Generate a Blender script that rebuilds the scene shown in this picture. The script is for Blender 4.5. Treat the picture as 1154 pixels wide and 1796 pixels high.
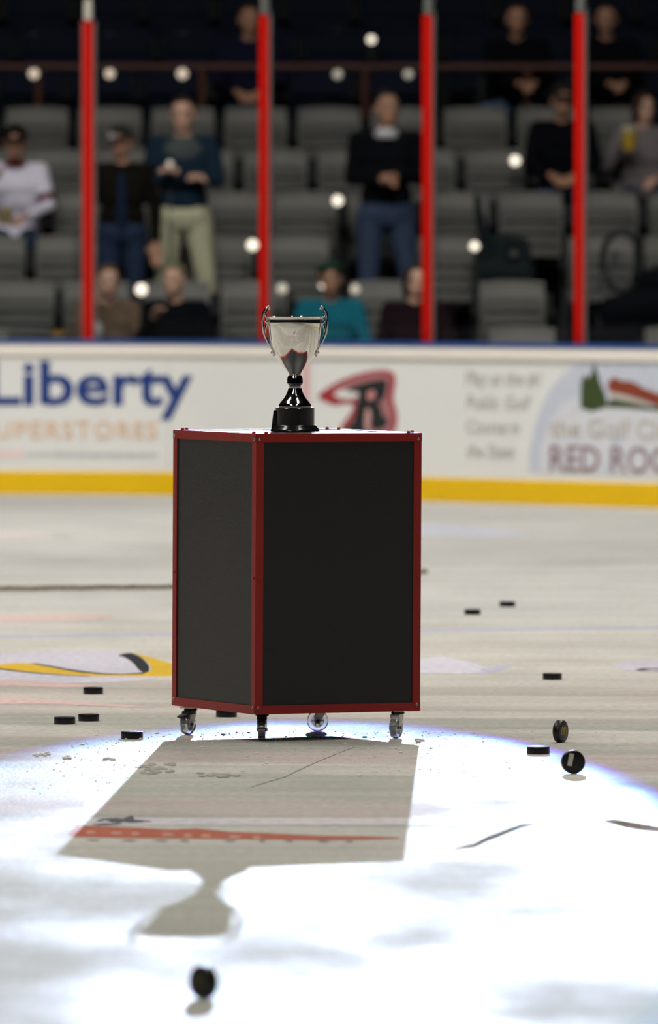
import bpy, bmesh, math, random
import numpy as np
from mathutils import Vector, Matrix

for o in list(bpy.data.objects): bpy.data.objects.remove(o, do_unlink=True)
SC = bpy.context.scene
COL = SC.collection
R = random.Random(11)
PI = math.pi

# ------------------------------------------------------------------ camera
FPX = 14967.0; CH = 1.69; PITCH = math.atan((898-440)/FPX)
cam = bpy.data.cameras.new('camera'); camo = bpy.data.objects.new('camera', cam); COL.objects.link(camo)
camo.location = (0, 0, CH); camo.rotation_euler = (PI/2-PITCH, 0, 0)
cam.sensor_fit = 'VERTICAL'; cam.sensor_height = 36; cam.sensor_width = 36*1154/1796
cam.lens = FPX/1796*36
cam.clip_start = .1; cam.clip_end = 400
cam.dof.use_dof = True; cam.dof.focus_distance = 29.5; cam.dof.aperture_fstop = 4.3; cam.dof.aperture_blades = 0
SC.camera = camo
# ------------------------------------------------------------------ world, exposure
w = bpy.data.worlds.new('world'); SC.world = w; w.use_nodes = True
w.node_tree.nodes['Background'].inputs[0].default_value = (.5, .55, .7, 1)
w.node_tree.nodes['Background'].inputs[1].default_value = .006
SC.view_settings.view_transform = 'Standard'; SC.view_settings.look = 'None'
SC.view_settings.gamma = 1; SC.view_settings.use_curve_mapping = False
SC.view_settings.exposure = 0.0
SC.cycles.max_bounces = 8; SC.cycles.transparent_max_bounces = 12
SC.cycles.sample_clamp_indirect = 6
# ------------------------------------------------------------------ follow spot (beyond the far stands) with its coloured rim
SPOT = Vector((1.26, 79.3, 9.8))
def spot(name, col, half, power, blend):
    l = bpy.data.lights.new(name, 'SPOT'); o = bpy.data.objects.new(name, l); COL.objects.link(o)
    l.color = col; l.energy = power; l.spot_size = math.radians(2*half); l.spot_blend = blend; l.shadow_soft_size = .08
    o.location = SPOT
    a = math.radians(9.97)
    aim = Vector((-.28, SPOT.y-SPOT.z/math.tan(a), 0))
    o.rotation_euler = (aim-SPOT).to_track_quat('-Z', 'Y').to_euler()
SP = 4.3e4
spot('follow_spot_blue', (0, 0, 1), 1.385, SP*1.25, .02)
spot('follow_spot_green', (0, 1, 0), 1.352, SP*1.06, .02)
spot('follow_spot_red', (1, 0, 0), 1.318, SP*.80, .02)
spot('follow_spot_rim', (.8, .05, 1), 1.410, SP*.15, .04)
# ------------------------------------------------------------------ arena lamps over the ice
AMB = .12
def area(name, loc, sx, sy, power, col=(1, .955, .89), rot=(0, 0, 0), spread=130):
    l = bpy.data.lights.new(name, 'AREA'); o = bpy.data.objects.new(name, l); COL.objects.link(o)
    l.shape = 'RECTANGLE'; l.size = sx; l.size_y = sy; l.energy = power*AMB; l.color = col; l.spread = math.radians(spread)
    o.location = loc; o.rotation_euler = rot
area('arena_lamp', (-9, 12, 15.5), 2, 14, 8500)
area('arena_lamp', (-9, 34, 15.5), 2, 14, 11000)
area('arena_lamp', (-8, 49, 15.5), 2, 10, 6600)
area('arena_lamp', (4, 14, 15.5), 1.5, 14, 2500)
area('arena_lamp', (4, 29, 15.5), 1.5, 8, 4500)
area('arena_lamp', (3, 43, 15.5), 1.5, 14, 10000)
area('board_lamp', (-1, 47, 13), 8, 1.5, 2600, rot=(math.radians(38), 0, 0), spread=80)

# ------------------------------------------------------------------ helpers
def W(px, py):
    """ground point under a point of the picture"""
    u = (px-577)/FPX; v = (py-898)/FPX
    d = Vector((u, math.cos(PITCH)-v*math.sin(PITCH), -math.sin(PITCH)-v*math.cos(PITCH)))
    t = CH/-d.z
    return Vector((d.x*t, d.y*t, 0))
def XA(px, Y): return (px-577)*Y/FPX
def ZA(py, Y): return CH+(440-py)*Y/FPX

def new_mat(name):
    m = bpy.data.materials.new(name); m.use_nodes = True
    return m, m.node_tree, m.node_tree.nodes['Principled BSDF']
def mat(name, c, rough=.6, metal=0, var=.12, scale=20, spec=.5, bump=0, coat=0, trans=0, ior=1.45, emit=0):
    m, nt, b = new_mat(name)
    tc = nt.nodes.new('ShaderNodeTexCoord'); n = nt.nodes.new('ShaderNodeTexNoise'); n.inputs['Scale'].default_value = scale
    nt.links.new(tc.outputs['Object'], n.inputs['Vector'])
    r = nt.nodes.new('ShaderNodeMapRange'); r.inputs[3].default_value = 1-var; r.inputs[4].default_value = 1+var
    nt.links.new(n.outputs['Fac'], r.inputs[0])
    mx = nt.nodes.new('ShaderNodeVectorMath'); mx.operation = 'SCALE'; mx.inputs[0].default_value = c[:3]
    nt.links.new(r.outputs[0], mx.inputs['Scale']); nt.links.new(mx.outputs[0], b.inputs['Base Color'])
    b.inputs['Roughness'].default_value = rough; b.inputs['Metallic'].default_value = metal
    b.inputs['Specular IOR Level'].default_value = spec; b.inputs['Coat Weight'].default_value = coat
    b.inputs['Transmission Weight'].default_value = trans; b.inputs['IOR'].default_value = ior
    if emit:
        b.inputs['Emission Color'].default_value = (*c[:3], 1); b.inputs['Emission Strength'].default_value = emit
    if bump:
        bp = nt.nodes.new('ShaderNodeBump'); bp.inputs['Strength'].default_value = bump; bp.inputs['Distance'].default_value = .01
        nt.links.new(n.outputs['Fac'], bp.inputs['Height']); nt.links.new(bp.outputs[0], b.inputs['Normal'])
    return m
def link(name, me, material=None, parent=None):
    o = bpy.data.objects.new(name, me); COL.objects.link(o)
    if material is not None: me.materials.append(material)
    if parent is not None: o.parent = parent
    return o
def tag(o, label=None, cat=None, group=None, kind=None):
    if label: o['label'] = label
    if cat: o['category'] = cat
    if group: o['group'] = group
    if kind: o['kind'] = kind
    return o
def empty(name, loc=(0, 0, 0), rz=0):
    o = bpy.data.objects.new(name, None); COL.objects.link(o); o.location = loc; o.rotation_euler = (0, 0, rz)
    o.empty_display_size = .1
    return o
def kids(o): return [c for c in bpy.data.objects if c.parent == o]
class Tree:
    """remember a thing's parts so that copying is quick"""
    def __init__(s, root):
        allc = {}
        for c in bpy.data.objects:
            if c.parent: allc.setdefault(c.parent.name, []).append(c)
        s.root = root; s.ch = [(a, allc.get(a.name, [])) for a in allc.get(root.name, [])]
    def copy(s, loc, rz=0):
        r = s.root.copy(); COL.objects.link(r); r.location = loc; r.rotation_euler = (0, 0, rz)
        for a, sub in s.ch:
            c = a.copy(); COL.objects.link(c); c.parent = r
            for g in sub:
                d = g.copy(); COL.objects.link(d); d.parent = c
        return r

class MB:
    def __init__(s): s.v = []; s.f = []
    def add(s, vs, fs):
        k = len(s.v); s.v += [tuple(v) for v in vs]; s.f += [tuple(i+k for i in f) for f in fs]; return s
    def box(s, c, d, M=None):
        x, y, z = d[0]/2, d[1]/2, d[2]/2
        vs = [Vector((a*x, b*y, e*z)) for e in (-1, 1) for b in (-1, 1) for a in (-1, 1)]
        if M is not None: vs = [M @ v for v in vs]
        vs = [v+Vector(c) for v in vs]
        return s.add(vs, [(0, 2, 3, 1), (4, 5, 7, 6), (0, 1, 5, 4), (2, 6, 7, 3), (0, 4, 6, 2), (1, 3, 7, 5)])
    def lathe(s, prof, n=32, c=(0, 0, 0), M=None, closed=False):
        vs = []; fs = []
        for r, z in prof:
            for i in range(n):
                a = 2*PI*i/n; v = Vector((r*math.cos(a), r*math.sin(a), z))
                if M is not None: v = M @ v
                vs.append(v+Vector(c))
        m = len(prof)
        for j in range(m-1 if not closed else m):
            for i in range(n):
                a = j*n+i; b = j*n+(i+1) % n; k = ((j+1) % m)
                fs.append((a, b, k*n+(i+1) % n, k*n+i))
        if not closed:
            if prof[0][0] > 1e-6: fs.append(tuple(reversed(range(n))))
            if prof[-1][0] > 1e-6: fs.append(tuple((m-1)*n+i for i in range(n)))
        return s.add(vs, fs)
    def tube(s, pts, rad, n=8):
        pts = [Vector(p) for p in pts]; N = len(pts)
        if not hasattr(rad, '__len__'): rad = [rad]*N
        vs = []; fs = []; up = Vector((0, 0, 1)); prev = None
        for i, p in enumerate(pts):
            t = (pts[min(i+1, N-1)]-pts[max(i-1, 0)]).normalized()
            if prev is None:
                a = t.cross(up)
                if a.length < .1: a = t.cross(Vector((1, 0, 0)))
            else: a = prev-t*prev.dot(t)
            a.normalize(); prev = a; b = t.cross(a)
            for k in range(n):
                q = 2*PI*k/n; vs.append(p+(a*math.cos(q)+b*math.sin(q))*rad[i])
        for i in range(N-1):
            for k in range(n):
                fs.append((i*n+k, i*n+(k+1) % n, (i+1)*n+(k+1) % n, (i+1)*n+k))
        fs.append(tuple(reversed(range(n)))); fs.append(tuple((N-1)*n+k for k in range(n)))
        return s.add(vs, fs)
    def ball(s, c, r, M=None, nu=12, nv=8):
        if not hasattr(r, '__len__'): r = (r, r, r)
        vs = [Vector((0, 0, -r[2]))]; fs = []
        for j in range(1, nv):
            t = PI*j/nv-PI/2
            for i in range(nu):
                a = 2*PI*i/nu; vs.append(Vector((r[0]*math.cos(t)*math.cos(a), r[1]*math.cos(t)*math.sin(a), r[2]*math.sin(t))))
        vs.append(Vector((0, 0, r[2]))); L = len(vs)-1
        for i in range(nu): fs.append((0, 1+(i+1) % nu, 1+i)); fs.append((L, L-nu+i, L-nu+(i+1) % nu))
        for j in range(nv-2):
            for i in range(nu):
                a = 1+j*nu+i; b = 1+j*nu+(i+1) % nu; fs.append((a, b, b+nu, a+nu))
        if M is not None: vs = [M @ v for v in vs]
        return s.add([v+Vector(c) for v in vs], fs)
    def prism(s, poly, z0, z1, M=None):
        n = len(poly); vs = [Vector((x, y, z0)) for x, y in poly]+[Vector((x, y, z1)) for x, y in poly]
        if M is not None: vs = [M @ v for v in vs]
        return s.add(vs, [tuple(reversed(range(n))), tuple(range(n, 2*n))]+[(i, (i+1) % n, n+(i+1) % n, n+i) for i in range(n)])
    def mesh(s, name, smooth=False, angle=40):
        me = bpy.data.meshes.new(name); me.from_pydata(s.v, [], s.f); me.update()
        bm = bmesh.new(); bm.from_mesh(me); bmesh.ops.recalc_face_normals(bm, faces=bm.faces)
        if smooth:
            for f in bm.faces: f.smooth = True
            for e in bm.edges:
                if len(e.link_faces) == 2 and e.calc_face_angle(0) > math.radians(angle): e.smooth = False
        bm.to_mesh(me); bm.free()
        return me
    def build(s, name, m, parent=None, smooth=False, bevel=0, angle=40, loc=None):
        me = s.mesh(name, smooth, angle)
        if bevel:
            bm = bmesh.new(); bm.from_mesh(me)
            ed = [e for e in bm.edges if len(e.link_faces) == 2 and e.calc_face_angle(0) > .6]
            bmesh.ops.bevel(bm, geom=ed, offset=bevel, segments=2, affect='EDGES', profile=.6)
            for f in bm.faces: f.smooth = True
            for e in bm.edges:
                if len(e.link_faces) == 2 and e.calc_face_angle(0) > math.radians(50): e.smooth = False
            bm.to_mesh(me); bm.free()
        o = link(name, me, m, parent)
        if loc is not None: o.location = loc
        return o
def RZ(a): return Matrix.Rotation(a, 3, 'Z')
def RX(a): return Matrix.Rotation(a, 3, 'X')
def RY(a): return Matrix.Rotation(a, 3, 'Y')

# ------------------------------------------------------------------ ice material
def ice_mat(name, color=None):
    m, nt, b = new_mat(name); N = nt.nodes; L = nt.links
    tc = N.new('ShaderNodeTexCoord')
    def noise(scale, vec, detail=3):
        mp = N.new('ShaderNodeMapping'); mp.inputs['Scale'].default_value = vec; L.new(tc.outputs['Object'], mp.inputs[0])
        n = N.new('ShaderNodeTexNoise'); n.inputs['Scale'].default_value = scale; n.inputs['Detail'].default_value = detail
        L.new(mp.outputs[0], n.inputs['Vector']); return n
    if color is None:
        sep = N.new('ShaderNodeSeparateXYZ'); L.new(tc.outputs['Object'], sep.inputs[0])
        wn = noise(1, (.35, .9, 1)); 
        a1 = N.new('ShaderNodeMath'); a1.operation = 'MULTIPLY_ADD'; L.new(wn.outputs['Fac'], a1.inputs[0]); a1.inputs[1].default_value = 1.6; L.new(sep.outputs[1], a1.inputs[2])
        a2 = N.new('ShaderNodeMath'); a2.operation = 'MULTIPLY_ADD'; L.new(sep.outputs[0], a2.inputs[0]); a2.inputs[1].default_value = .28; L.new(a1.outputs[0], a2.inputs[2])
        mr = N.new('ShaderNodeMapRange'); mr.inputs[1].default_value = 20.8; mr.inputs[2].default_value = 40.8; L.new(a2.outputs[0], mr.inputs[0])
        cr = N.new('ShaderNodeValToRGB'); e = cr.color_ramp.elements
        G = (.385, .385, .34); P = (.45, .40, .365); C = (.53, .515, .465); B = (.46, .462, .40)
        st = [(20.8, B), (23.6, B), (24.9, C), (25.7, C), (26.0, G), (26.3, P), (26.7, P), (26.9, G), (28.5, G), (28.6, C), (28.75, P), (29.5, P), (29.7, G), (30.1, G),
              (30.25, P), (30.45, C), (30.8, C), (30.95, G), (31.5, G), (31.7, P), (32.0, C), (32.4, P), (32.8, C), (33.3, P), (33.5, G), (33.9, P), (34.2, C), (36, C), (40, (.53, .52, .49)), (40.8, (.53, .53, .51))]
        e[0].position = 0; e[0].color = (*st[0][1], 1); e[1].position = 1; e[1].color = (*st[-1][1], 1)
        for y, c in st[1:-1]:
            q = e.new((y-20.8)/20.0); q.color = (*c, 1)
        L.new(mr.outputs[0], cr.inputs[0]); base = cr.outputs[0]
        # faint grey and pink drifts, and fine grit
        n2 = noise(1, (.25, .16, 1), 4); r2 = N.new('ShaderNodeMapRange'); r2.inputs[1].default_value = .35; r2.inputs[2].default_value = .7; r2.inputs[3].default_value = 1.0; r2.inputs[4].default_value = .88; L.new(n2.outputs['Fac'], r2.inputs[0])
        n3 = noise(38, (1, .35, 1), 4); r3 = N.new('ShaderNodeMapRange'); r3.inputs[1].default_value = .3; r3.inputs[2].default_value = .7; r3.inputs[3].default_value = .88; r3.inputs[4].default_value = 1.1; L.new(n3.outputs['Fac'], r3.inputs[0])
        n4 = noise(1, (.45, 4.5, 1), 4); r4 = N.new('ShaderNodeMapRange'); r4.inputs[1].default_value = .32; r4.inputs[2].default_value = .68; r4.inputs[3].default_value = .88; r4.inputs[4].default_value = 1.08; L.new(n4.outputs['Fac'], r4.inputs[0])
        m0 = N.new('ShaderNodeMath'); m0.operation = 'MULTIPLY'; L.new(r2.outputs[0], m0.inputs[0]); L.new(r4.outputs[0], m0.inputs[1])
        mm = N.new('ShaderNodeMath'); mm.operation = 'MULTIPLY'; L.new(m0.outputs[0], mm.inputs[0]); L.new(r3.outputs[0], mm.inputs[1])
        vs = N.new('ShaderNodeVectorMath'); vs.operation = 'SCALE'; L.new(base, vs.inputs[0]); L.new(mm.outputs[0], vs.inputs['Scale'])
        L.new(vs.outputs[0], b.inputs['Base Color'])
    else:
        n3 = noise(30, (1, .35, 1), 4); r3 = N.new('ShaderNodeMapRange'); r3.inputs[1].default_value = .3; r3.inputs[2].default_value = .7; r3.inputs[3].default_value = .85; r3.inputs[4].default_value = 1.12; L.new(n3.outputs['Fac'], r3.inputs[0])
        vs = N.new('ShaderNodeVectorMath'); vs.operation = 'SCALE'; vs.inputs[0].default_value = color; L.new(r3.outputs[0], vs.inputs['Scale'])
        L.new(vs.outputs[0], b.inputs['Base Color'])
    rn = noise(1.1, (1.6, .55, 1), 5)
    rr = N.new('ShaderNodeMapRange'); rr.inputs[1].default_value = .35; rr.inputs[2].default_value = .65; rr.inputs[3].default_value = .46; rr.inputs[4].default_value = .72; L.new(rn.outputs['Fac'], rr.inputs[0]); L.new(rr.outputs[0], b.inputs['Roughness'])
    b.inputs['IOR'].default_value = 1.31; b.inputs['Specular IOR Level'].default_value = .15 if color and max(color) < .25 else .5
    bn = noise(70, (1, .5, 1), 3); b1 = N.new('ShaderNodeBump'); b1.inputs['Strength'].default_value = .9; b1.inputs['Distance'].default_value = .0025; L.new(bn.outputs['Fac'], b1.inputs['Height'])
    bw = noise(2.2, (1.3, .6, 1), 3); b2 = N.new('ShaderNodeBump'); b2.inputs['Strength'].default_value = .48; b2.inputs['Distance'].default_value = .02; L.new(bw.outputs['Fac'], b2.inputs['Height'])
    L.new(b1.outputs[0], b2.inputs['Normal']); L.new(b2.outputs[0], b.inputs['Normal'])
    return m
ICE = ice_mat('ice')
# ------------------------------------------------------------------ floor (the ice sheet)
mb = MB(); mb.add([(-19, -4, 0), (13, -4, 0), (13, 61.2, 0), (-19, 61.2, 0), (-19, -4, -.1), (13, -4, -.1), (13, 61.2, -.1), (-19, 61.2, -.1)],
       [(0, 1, 2, 3), (4, 7, 6, 5), (0, 4, 5, 1), (1, 5, 6, 2), (2, 6, 7, 3), (3, 7, 4, 0)])
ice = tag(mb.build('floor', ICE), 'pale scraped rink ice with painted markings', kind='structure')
_lev = [0]
def paint(name, pxs, color, label=None, world=False, smooth=0, parent=None, group=None):
    """a painted marking in the ice, its outline taken on the ground"""
    pts = [Vector((*p, 0)) if world else W(*p) for p in pxs]
    for _ in range(smooth):
        q = []
        for i in range(len(pts)):
            a, b = pts[i], pts[(i+1) % len(pts)]; q += [a*.75+b*.25, a*.25+b*.75]
        pts = q
    _lev[0] += 1; z = .0004+.00002*_lev[0]
    bm = bmesh.new(); vs = [bm.verts.new((p.x, p.y, z)) for p in pts]; f = bm.faces.new(vs); bmesh.ops.triangulate(bm, faces=[f])
    me = bpy.data.meshes.new(name); bm.to_mesh(me); bm.free()
    key = 'ice_paint_%d_%d_%d' % tuple(int(c*255) for c in color)
    m = bpy.data.materials.get(key) or ice_mat(key, color)
    me.materials.append(m)
    o = bpy.data.objects.new(name, me); COL.objects.link(o); o.parent = parent or ice
    if me.polygons[0].normal.z < 0: me.flip_normals()
    if label: o['label'] = label
    return o
def band(x0, y0, x1, y1, th, jit=0, n=24, seed=1):
    r = random.Random(seed); up = []; dn = []
    for i in range(n+1):
        t = i/n; x = x0+(x1-x0)*t; y = y0+(y1-y0)*t
        up.append((x, y-th/2+r.uniform(-jit, jit))); dn.append((x, y+th/2+r.uniform(-jit, jit)))
    return up+dn[::-1]
LILAC = (.53, .51, .575); BLUEL = (.40, .41, .56); YEL = (.62, .40, .02); BLK = (.03, .03, .035); REDP = (.40, .10, .05)
paint('painted_line', band(-120, 1119, 560, 1109, 3.6), BLUEL, 'thin pale blue line across the ice')
paint('painted_line', band(560, 1109, 1300, 1098, 3.4), BLUEL)
paint('painted_line', band(700, 1180, 1300, 1187, 1.6), (.50, .49, .50))
paint('painted_field', [(-60, 1150), (60, 1142), (190, 1140), (235, 1150), (262, 1168), (290, 1186), (240, 1196), (120, 1198), (-60, 1206)], LILAC, 'lilac field behind the yellow swoosh', smooth=2)
paint('painted_swoosh', [(-60, 1172), (0, 1165), (30, 1163), (55, 1164), (90, 1170), (125, 1176), (165, 1181), (205, 1182), (240, 1181), (262, 1178), (266, 1172), (262, 1165), (255, 1158), (245, 1151), (232, 1145), (260, 1152), (290, 1161), (330, 1170), (350, 1176), (330, 1183), (290, 1186.5), (230, 1186.5), (170, 1186), (110, 1183), (50, 1178), (0, 1172), (-60, 1183)], YEL, 'yellow swoosh painted in the ice', smooth=1)
paint('painted_stroke', [(206, 1150), (214, 1147), (228, 1145), (238, 1148), (250, 1155), (259, 1164), (263, 1173), (259, 1180), (250, 1179), (243, 1175), (238, 1168), (230, 1160), (219, 1153)], BLK, 'black curved stroke inside the yellow swoosh', smooth=1)
paint('painted_stroke', [(52, 1163.2), (66, 1163.8), (85, 1167), (115, 1172.5), (145, 1177), (180, 1181), (215, 1182), (245, 1180), (258, 1178), (252, 1182), (215, 1183.4), (178, 1182.8), (140, 1179.5), (108, 1174), (80, 1168.6), (62, 1165.5)], BLK)
paint('painted_stroke', [(-60, 1179.5), (0, 1172), (55, 1179), (110, 1183.7), (160, 1186.2), (160, 1187), (110, 1185), (55, 1181), (0, 1174.5), (-60, 1181.5)], BLK)
paint('painted_field', [(690, 1150), (745, 1156), (775, 1151), (800, 1157), (830, 1163), (855, 1172), (902, 1162), (880, 1175), (850, 1181), (800, 1181.5), (690, 1180)], (.60, .58, .66), 'lilac patch right of the box')
paint('painted_stroke', [(845, 1174), (902, 1163), (878, 1177), (848, 1181.5), (838, 1181)], (.48, .46, .58))
paint('painted_field', [(1068, 1166), (1105, 1160), (1154, 1157), (1260, 1155), (1260, 1180), (1154, 1179), (1098, 1177)], LILAC, 'lilac patch at the right edge of the ice')
paint('painted_stroke', [(1113, 1175), (1125, 1172), (1154, 1172), (1220, 1173), (1220, 1178), (1154, 1178), (1135, 1177), (1122, 1177.5)], (.16, .13, .13))
paint('painted_stroke', [(1130, 1175), (1145, 1174), (1180, 1174.5), (1180, 1176.5), (1142, 1176.5)], LILAC)
paint('painted_smear', [(-60, 1074), (60, 1078), (120, 1074), (190, 1078), (200, 1084), (150, 1090), (60, 1091), (-60, 1092)], (.58, .46, .43), 'faded pink smear on the left ice', smooth=2)
paint('painted_smear', [(-60, 945), (0, 930), (60, 930), (100, 938), (90, 948), (20, 950)], (.58, .55, .53), smooth=2)
paint('painted_smear', [(700, 923), (745, 920), (800, 922), (870, 930), (935, 937), (930, 941), (860, 941), (780, 940), (700, 938)], (.50, .52, .60), 'soft grey blue smear on the far ice', smooth=2)
paint('painted_smear', [(-60, 1195), (40, 1193), (130, 1200), (180, 1203), (120, 1207), (30, 1203), (-60, 1203)], (.58, .42, .40), smooth=2)
paint('painted_smear', [(-60, 1224), (40, 1224), (120, 1228), (230, 1238), (290, 1242), (200, 1240), (80, 1234), (-60, 1236)], (.60, .44, .42), smooth=2)
# marks that lie in front of the box
paint('painted_field', band(60, 1441, 760, 1441, 13), (.56, .54, .56), 'lilac grey stripe above the red banner')
paint('painted_banner', [(134, 1449), (165, 1449), (240, 1452), (300, 1455), (345, 1453), (400, 1459), (480, 1462), (560, 1466), (640, 1467), (700, 1469), (700, 1471), (640, 1473), (560, 1474), (480, 1473), (400, 1472), (300, 1471), (220, 1470), (130, 1468), (118, 1464)], REDP, 'brick red banner painted in the shaded ice')
for i, (x, wd) in enumerate(((160, 10), (205, 12), (238, 9), (296, 13), (330, 8), (362, 11), (412, 12), (450, 9))):
    y = 1458+i*1.3
    paint('painted_letter', [(x-wd, y+2), (x-wd*.4, y-1.5), (x+wd*.6, y), (x+wd, y+3), (x+wd*.3, y+5), (x-wd*.6, y+5)], (.50, .24, .18), smooth=1)
r = random.Random(5)
for i in range(9):
    x = 160+i*58+r.uniform(-12, 12); wd = r.uniform(6, 16)
    paint('painted_letter', [(x-wd, 1474+i*.3), (x, 1472.3+i*.3), (x+wd, 1474+i*.3), (x+wd*.4, 1476+i*.3), (x-wd*.3, 1475.2+i*.3)], (.22, .21, .22))
for pts in ([(166, 1441), (180, 1436), (205, 1435), (225, 1437), (262, 1440), (268, 1442), (240, 1442), (225, 1440), (208, 1445), (195, 1443), (185, 1439), (176, 1442)],
            [(160, 1446), (185, 1444), (215, 1446), (198, 1447.5), (172, 1448)], [(205, 1440), (232, 1430), (236, 1438), (252, 1443), (226, 1444)]):
    paint('painted_scribble', pts, (.11, .10, .12), 'black scribbled mark by the shadow edge' if pts[0][0] == 166 else None)
for cx, cy, sx, sy, n, sd in ((272, 1350, 30, 9, 26, 3), (385, 1360, 40, 4, 16, 7)):
    r = random.Random(sd)
    for i in range(n):
        x = cx+r.gauss(0, .5)*sx; y = cy+r.gauss(0, .5)*sy; a = r.uniform(3, 11); hgt = r.uniform(.8, 2.6)
        paint('scuff_mark', [(x-a, y), (x-a*.3, y-hgt), (x+a*.7, y-hgt*.6), (x+a, y+hgt*.2), (x+a*.2, y+hgt), (x-a*.6, y+hgt*.6)], (.30, .285, .25), 'dark scuffs on the shaded ice' if i == 0 else None)
paint('crack_line', [(440, 1380), (500, 1362), (520, 1352), (560, 1334), (620, 1310), (621, 1310.3), (561, 1334.8), (521, 1353), (501, 1363), (441, 1380.8)], (.42, .39, .35), 'thin crack line in the shaded ice')
# ragged raised edges catching shade in the spotlight
def ridge(pts, hgt, label):
    m = MB(); P_ = [W(*p) for p in pts]; n = len(P_); vs = []
    for i, p in enumerate(P_):
        k = math.sin(PI*i/(n-1))**.6
        vs += [(p.x, p.y-.01, 0), (p.x, p.y+.01, .0015+hgt*k), (p.x+.01, p.y+.12, .0005)]
    fs = []
    for i in range(n-1):
        a = i*3; fs += [(a, a+3, a+4, a+1), (a+1, a+4, a+5, a+2)]
    m.add(vs, fs); o = m.build('ice_ridge', ICE, ice); o['label'] = label
ridge([(790, 1491), (810, 1488), (832, 1485), (842, 1480), (856, 1473), (872, 1468), (890, 1460), (915, 1450), (936, 1447)], .009, 'ragged ridge in the lit ice')
ridge([(1056, 1441), (1075, 1444), (1100, 1450), (1125, 1454), (1154, 1457), (1230, 1466)], .014, 'ragged ridge at the right edge of the lit ice')
# loose shavings
mb = MB(); r = random.Random(8)
for i in range(900):
    px = r.gauss(520, 240); py = 1283+abs(r.gauss(0, 38))
    if i > 780: px = r.uniform(0, 1154); py = r.uniform(1190, 1400)
    p = W(px, py); a = r.uniform(.0010, .0028)*(2.0 if r.random() < .04 else 1)
    mb.ball((p.x, p.y, a*.3), (a*r.uniform(.8, 2), a*r.uniform(.8, 2), a*.8), nu=5, nv=3)
for px, py, k in ((75, 1324, 12), (68, 1325, 8), (118, 1331, 7), (190, 1332, 9), (735, 1300, 9)):
    for j in range(k):
        p = W(px+r.gauss(0, 4), py+r.gauss(0, 1)); a = r.uniform(.003, .007); mb.ball((p.x, p.y, a*.4), (a*1.5, a*1.3, a), nu=6, nv=4)
SNOW = mat('snow', (.72, .70, .67), .7, var=.2)
tag(mb.build('ice_shavings', SNOW, smooth=True), 'scattered snow crumbs and ice shavings on the ice around the box', 'ice shavings', kind='stuff')

# ------------------------------------------------------------------ boards
CP = [(-2.28, 59.28), (-3.0, 59.33), (-4.4, 59.38), (-6.4, 59.4), (-9, 59.1), (-13.6, 57.5), (-16, 52), (-16, 30), (-16, 8), (-14, 1.5), (-9, -2), (-2, -2.3), (5, -2), (8.6, 1.2), (10, 6), (10, 25), (10, 42), (8.5, 47.5), (5.4, 52.4), (3.6, 54.6), (2.16, 56.1), (1.63, 56.63), (.635, 57.62), (-.474, 58.55), (-1.09, 58.98), (-1.68, 59.2)]
def catmull(cp, n=10):
    out = []; N = len(cp)
    for i in range(N):
        p = [np.array(cp[(i+k-1) % N], float) for k in range(4)]
        for j in range(n):
            t = j/n
            out.append(tuple(.5*(2*p[1]+(p[2]-p[0])*t+(2*p[0]-5*p[1]+4*p[2]-p[3])*t*t+(3*p[1]-p[0]-3*p[2]+p[3])*t**3)))
    return out
LOOP = catmull(CP, 8)           # goes round the rink; inside on the left
LN = len(LOOP)
def loop_norm(i):
    a = np.array(LOOP[(i-1) % LN]); b = np.array(LOOP[(i+1) % LN]); t = (b-a)/np.linalg.norm(b-a)
    return np.array((-t[1], t[0]))      # towards the rink
# check orientation
if np.dot(loop_norm(0), (0, -1)) < 0: SGN = -1
else: SGN = 1
def sweep(section, idx=None):
    """section: list of (inward offset, z)"""
    m = MB(); ids = list(range(LN)) if idx is None else idx; k = len(section); vs = []; fs = []
    for i in ids:
        n = loop_norm(i)*SGN
        for d, z in section: vs.append((LOOP[i][0]+n[0]*d, LOOP[i][1]+n[1]*d, z))
    N = len(ids)
    for a in range(N if idx is None else N-1):
        b = (a+1) % N
        for j in range(k): fs.append((a*k+j, a*k+(j+1) % k, b*k+(j+1) % k, b*k+j))
    return m.add(vs, fs)
BW = mat('board_white', (.765, .775, .765), .25, var=.03, scale=2, coat=.3)
KY = mat('kick_yellow', (.80, .50, .0), .4, var=.06, scale=3)
CB = mat('cap_blue', (.02, .07, .28), .4)
CRM = mat('rail_cream', (.85, .80, .74), .35, var=.03)
boards = tag(sweep([(0, .02), (0, 1.0), (-.10, 1.0), (-.10, .02)]).build('wall_boards', BW), 'white rink boards behind the box', kind='structure')
for o_, l_ in ((sweep([(.004, .0), (.02, .0), (.02, .15), (.012, .162), (.004, .162)]).build('kick_plate', KY, boards), 'yellow kick plate'),
               (sweep([(.0, .955), (.022, .965), (.026, 1.0), (.02, 1.045), (-.11, 1.045), (-.11, .955)]).build('top_rail', CRM, boards), 'cream top rail'),
               (sweep([(.03, 1.045), (.034, 1.058), (.03, 1.073), (-.13, 1.073), (-.13, 1.045)]).build('cap_strip', CB, boards), 'blue cap strip')):
    o_['label'] = l_
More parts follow.
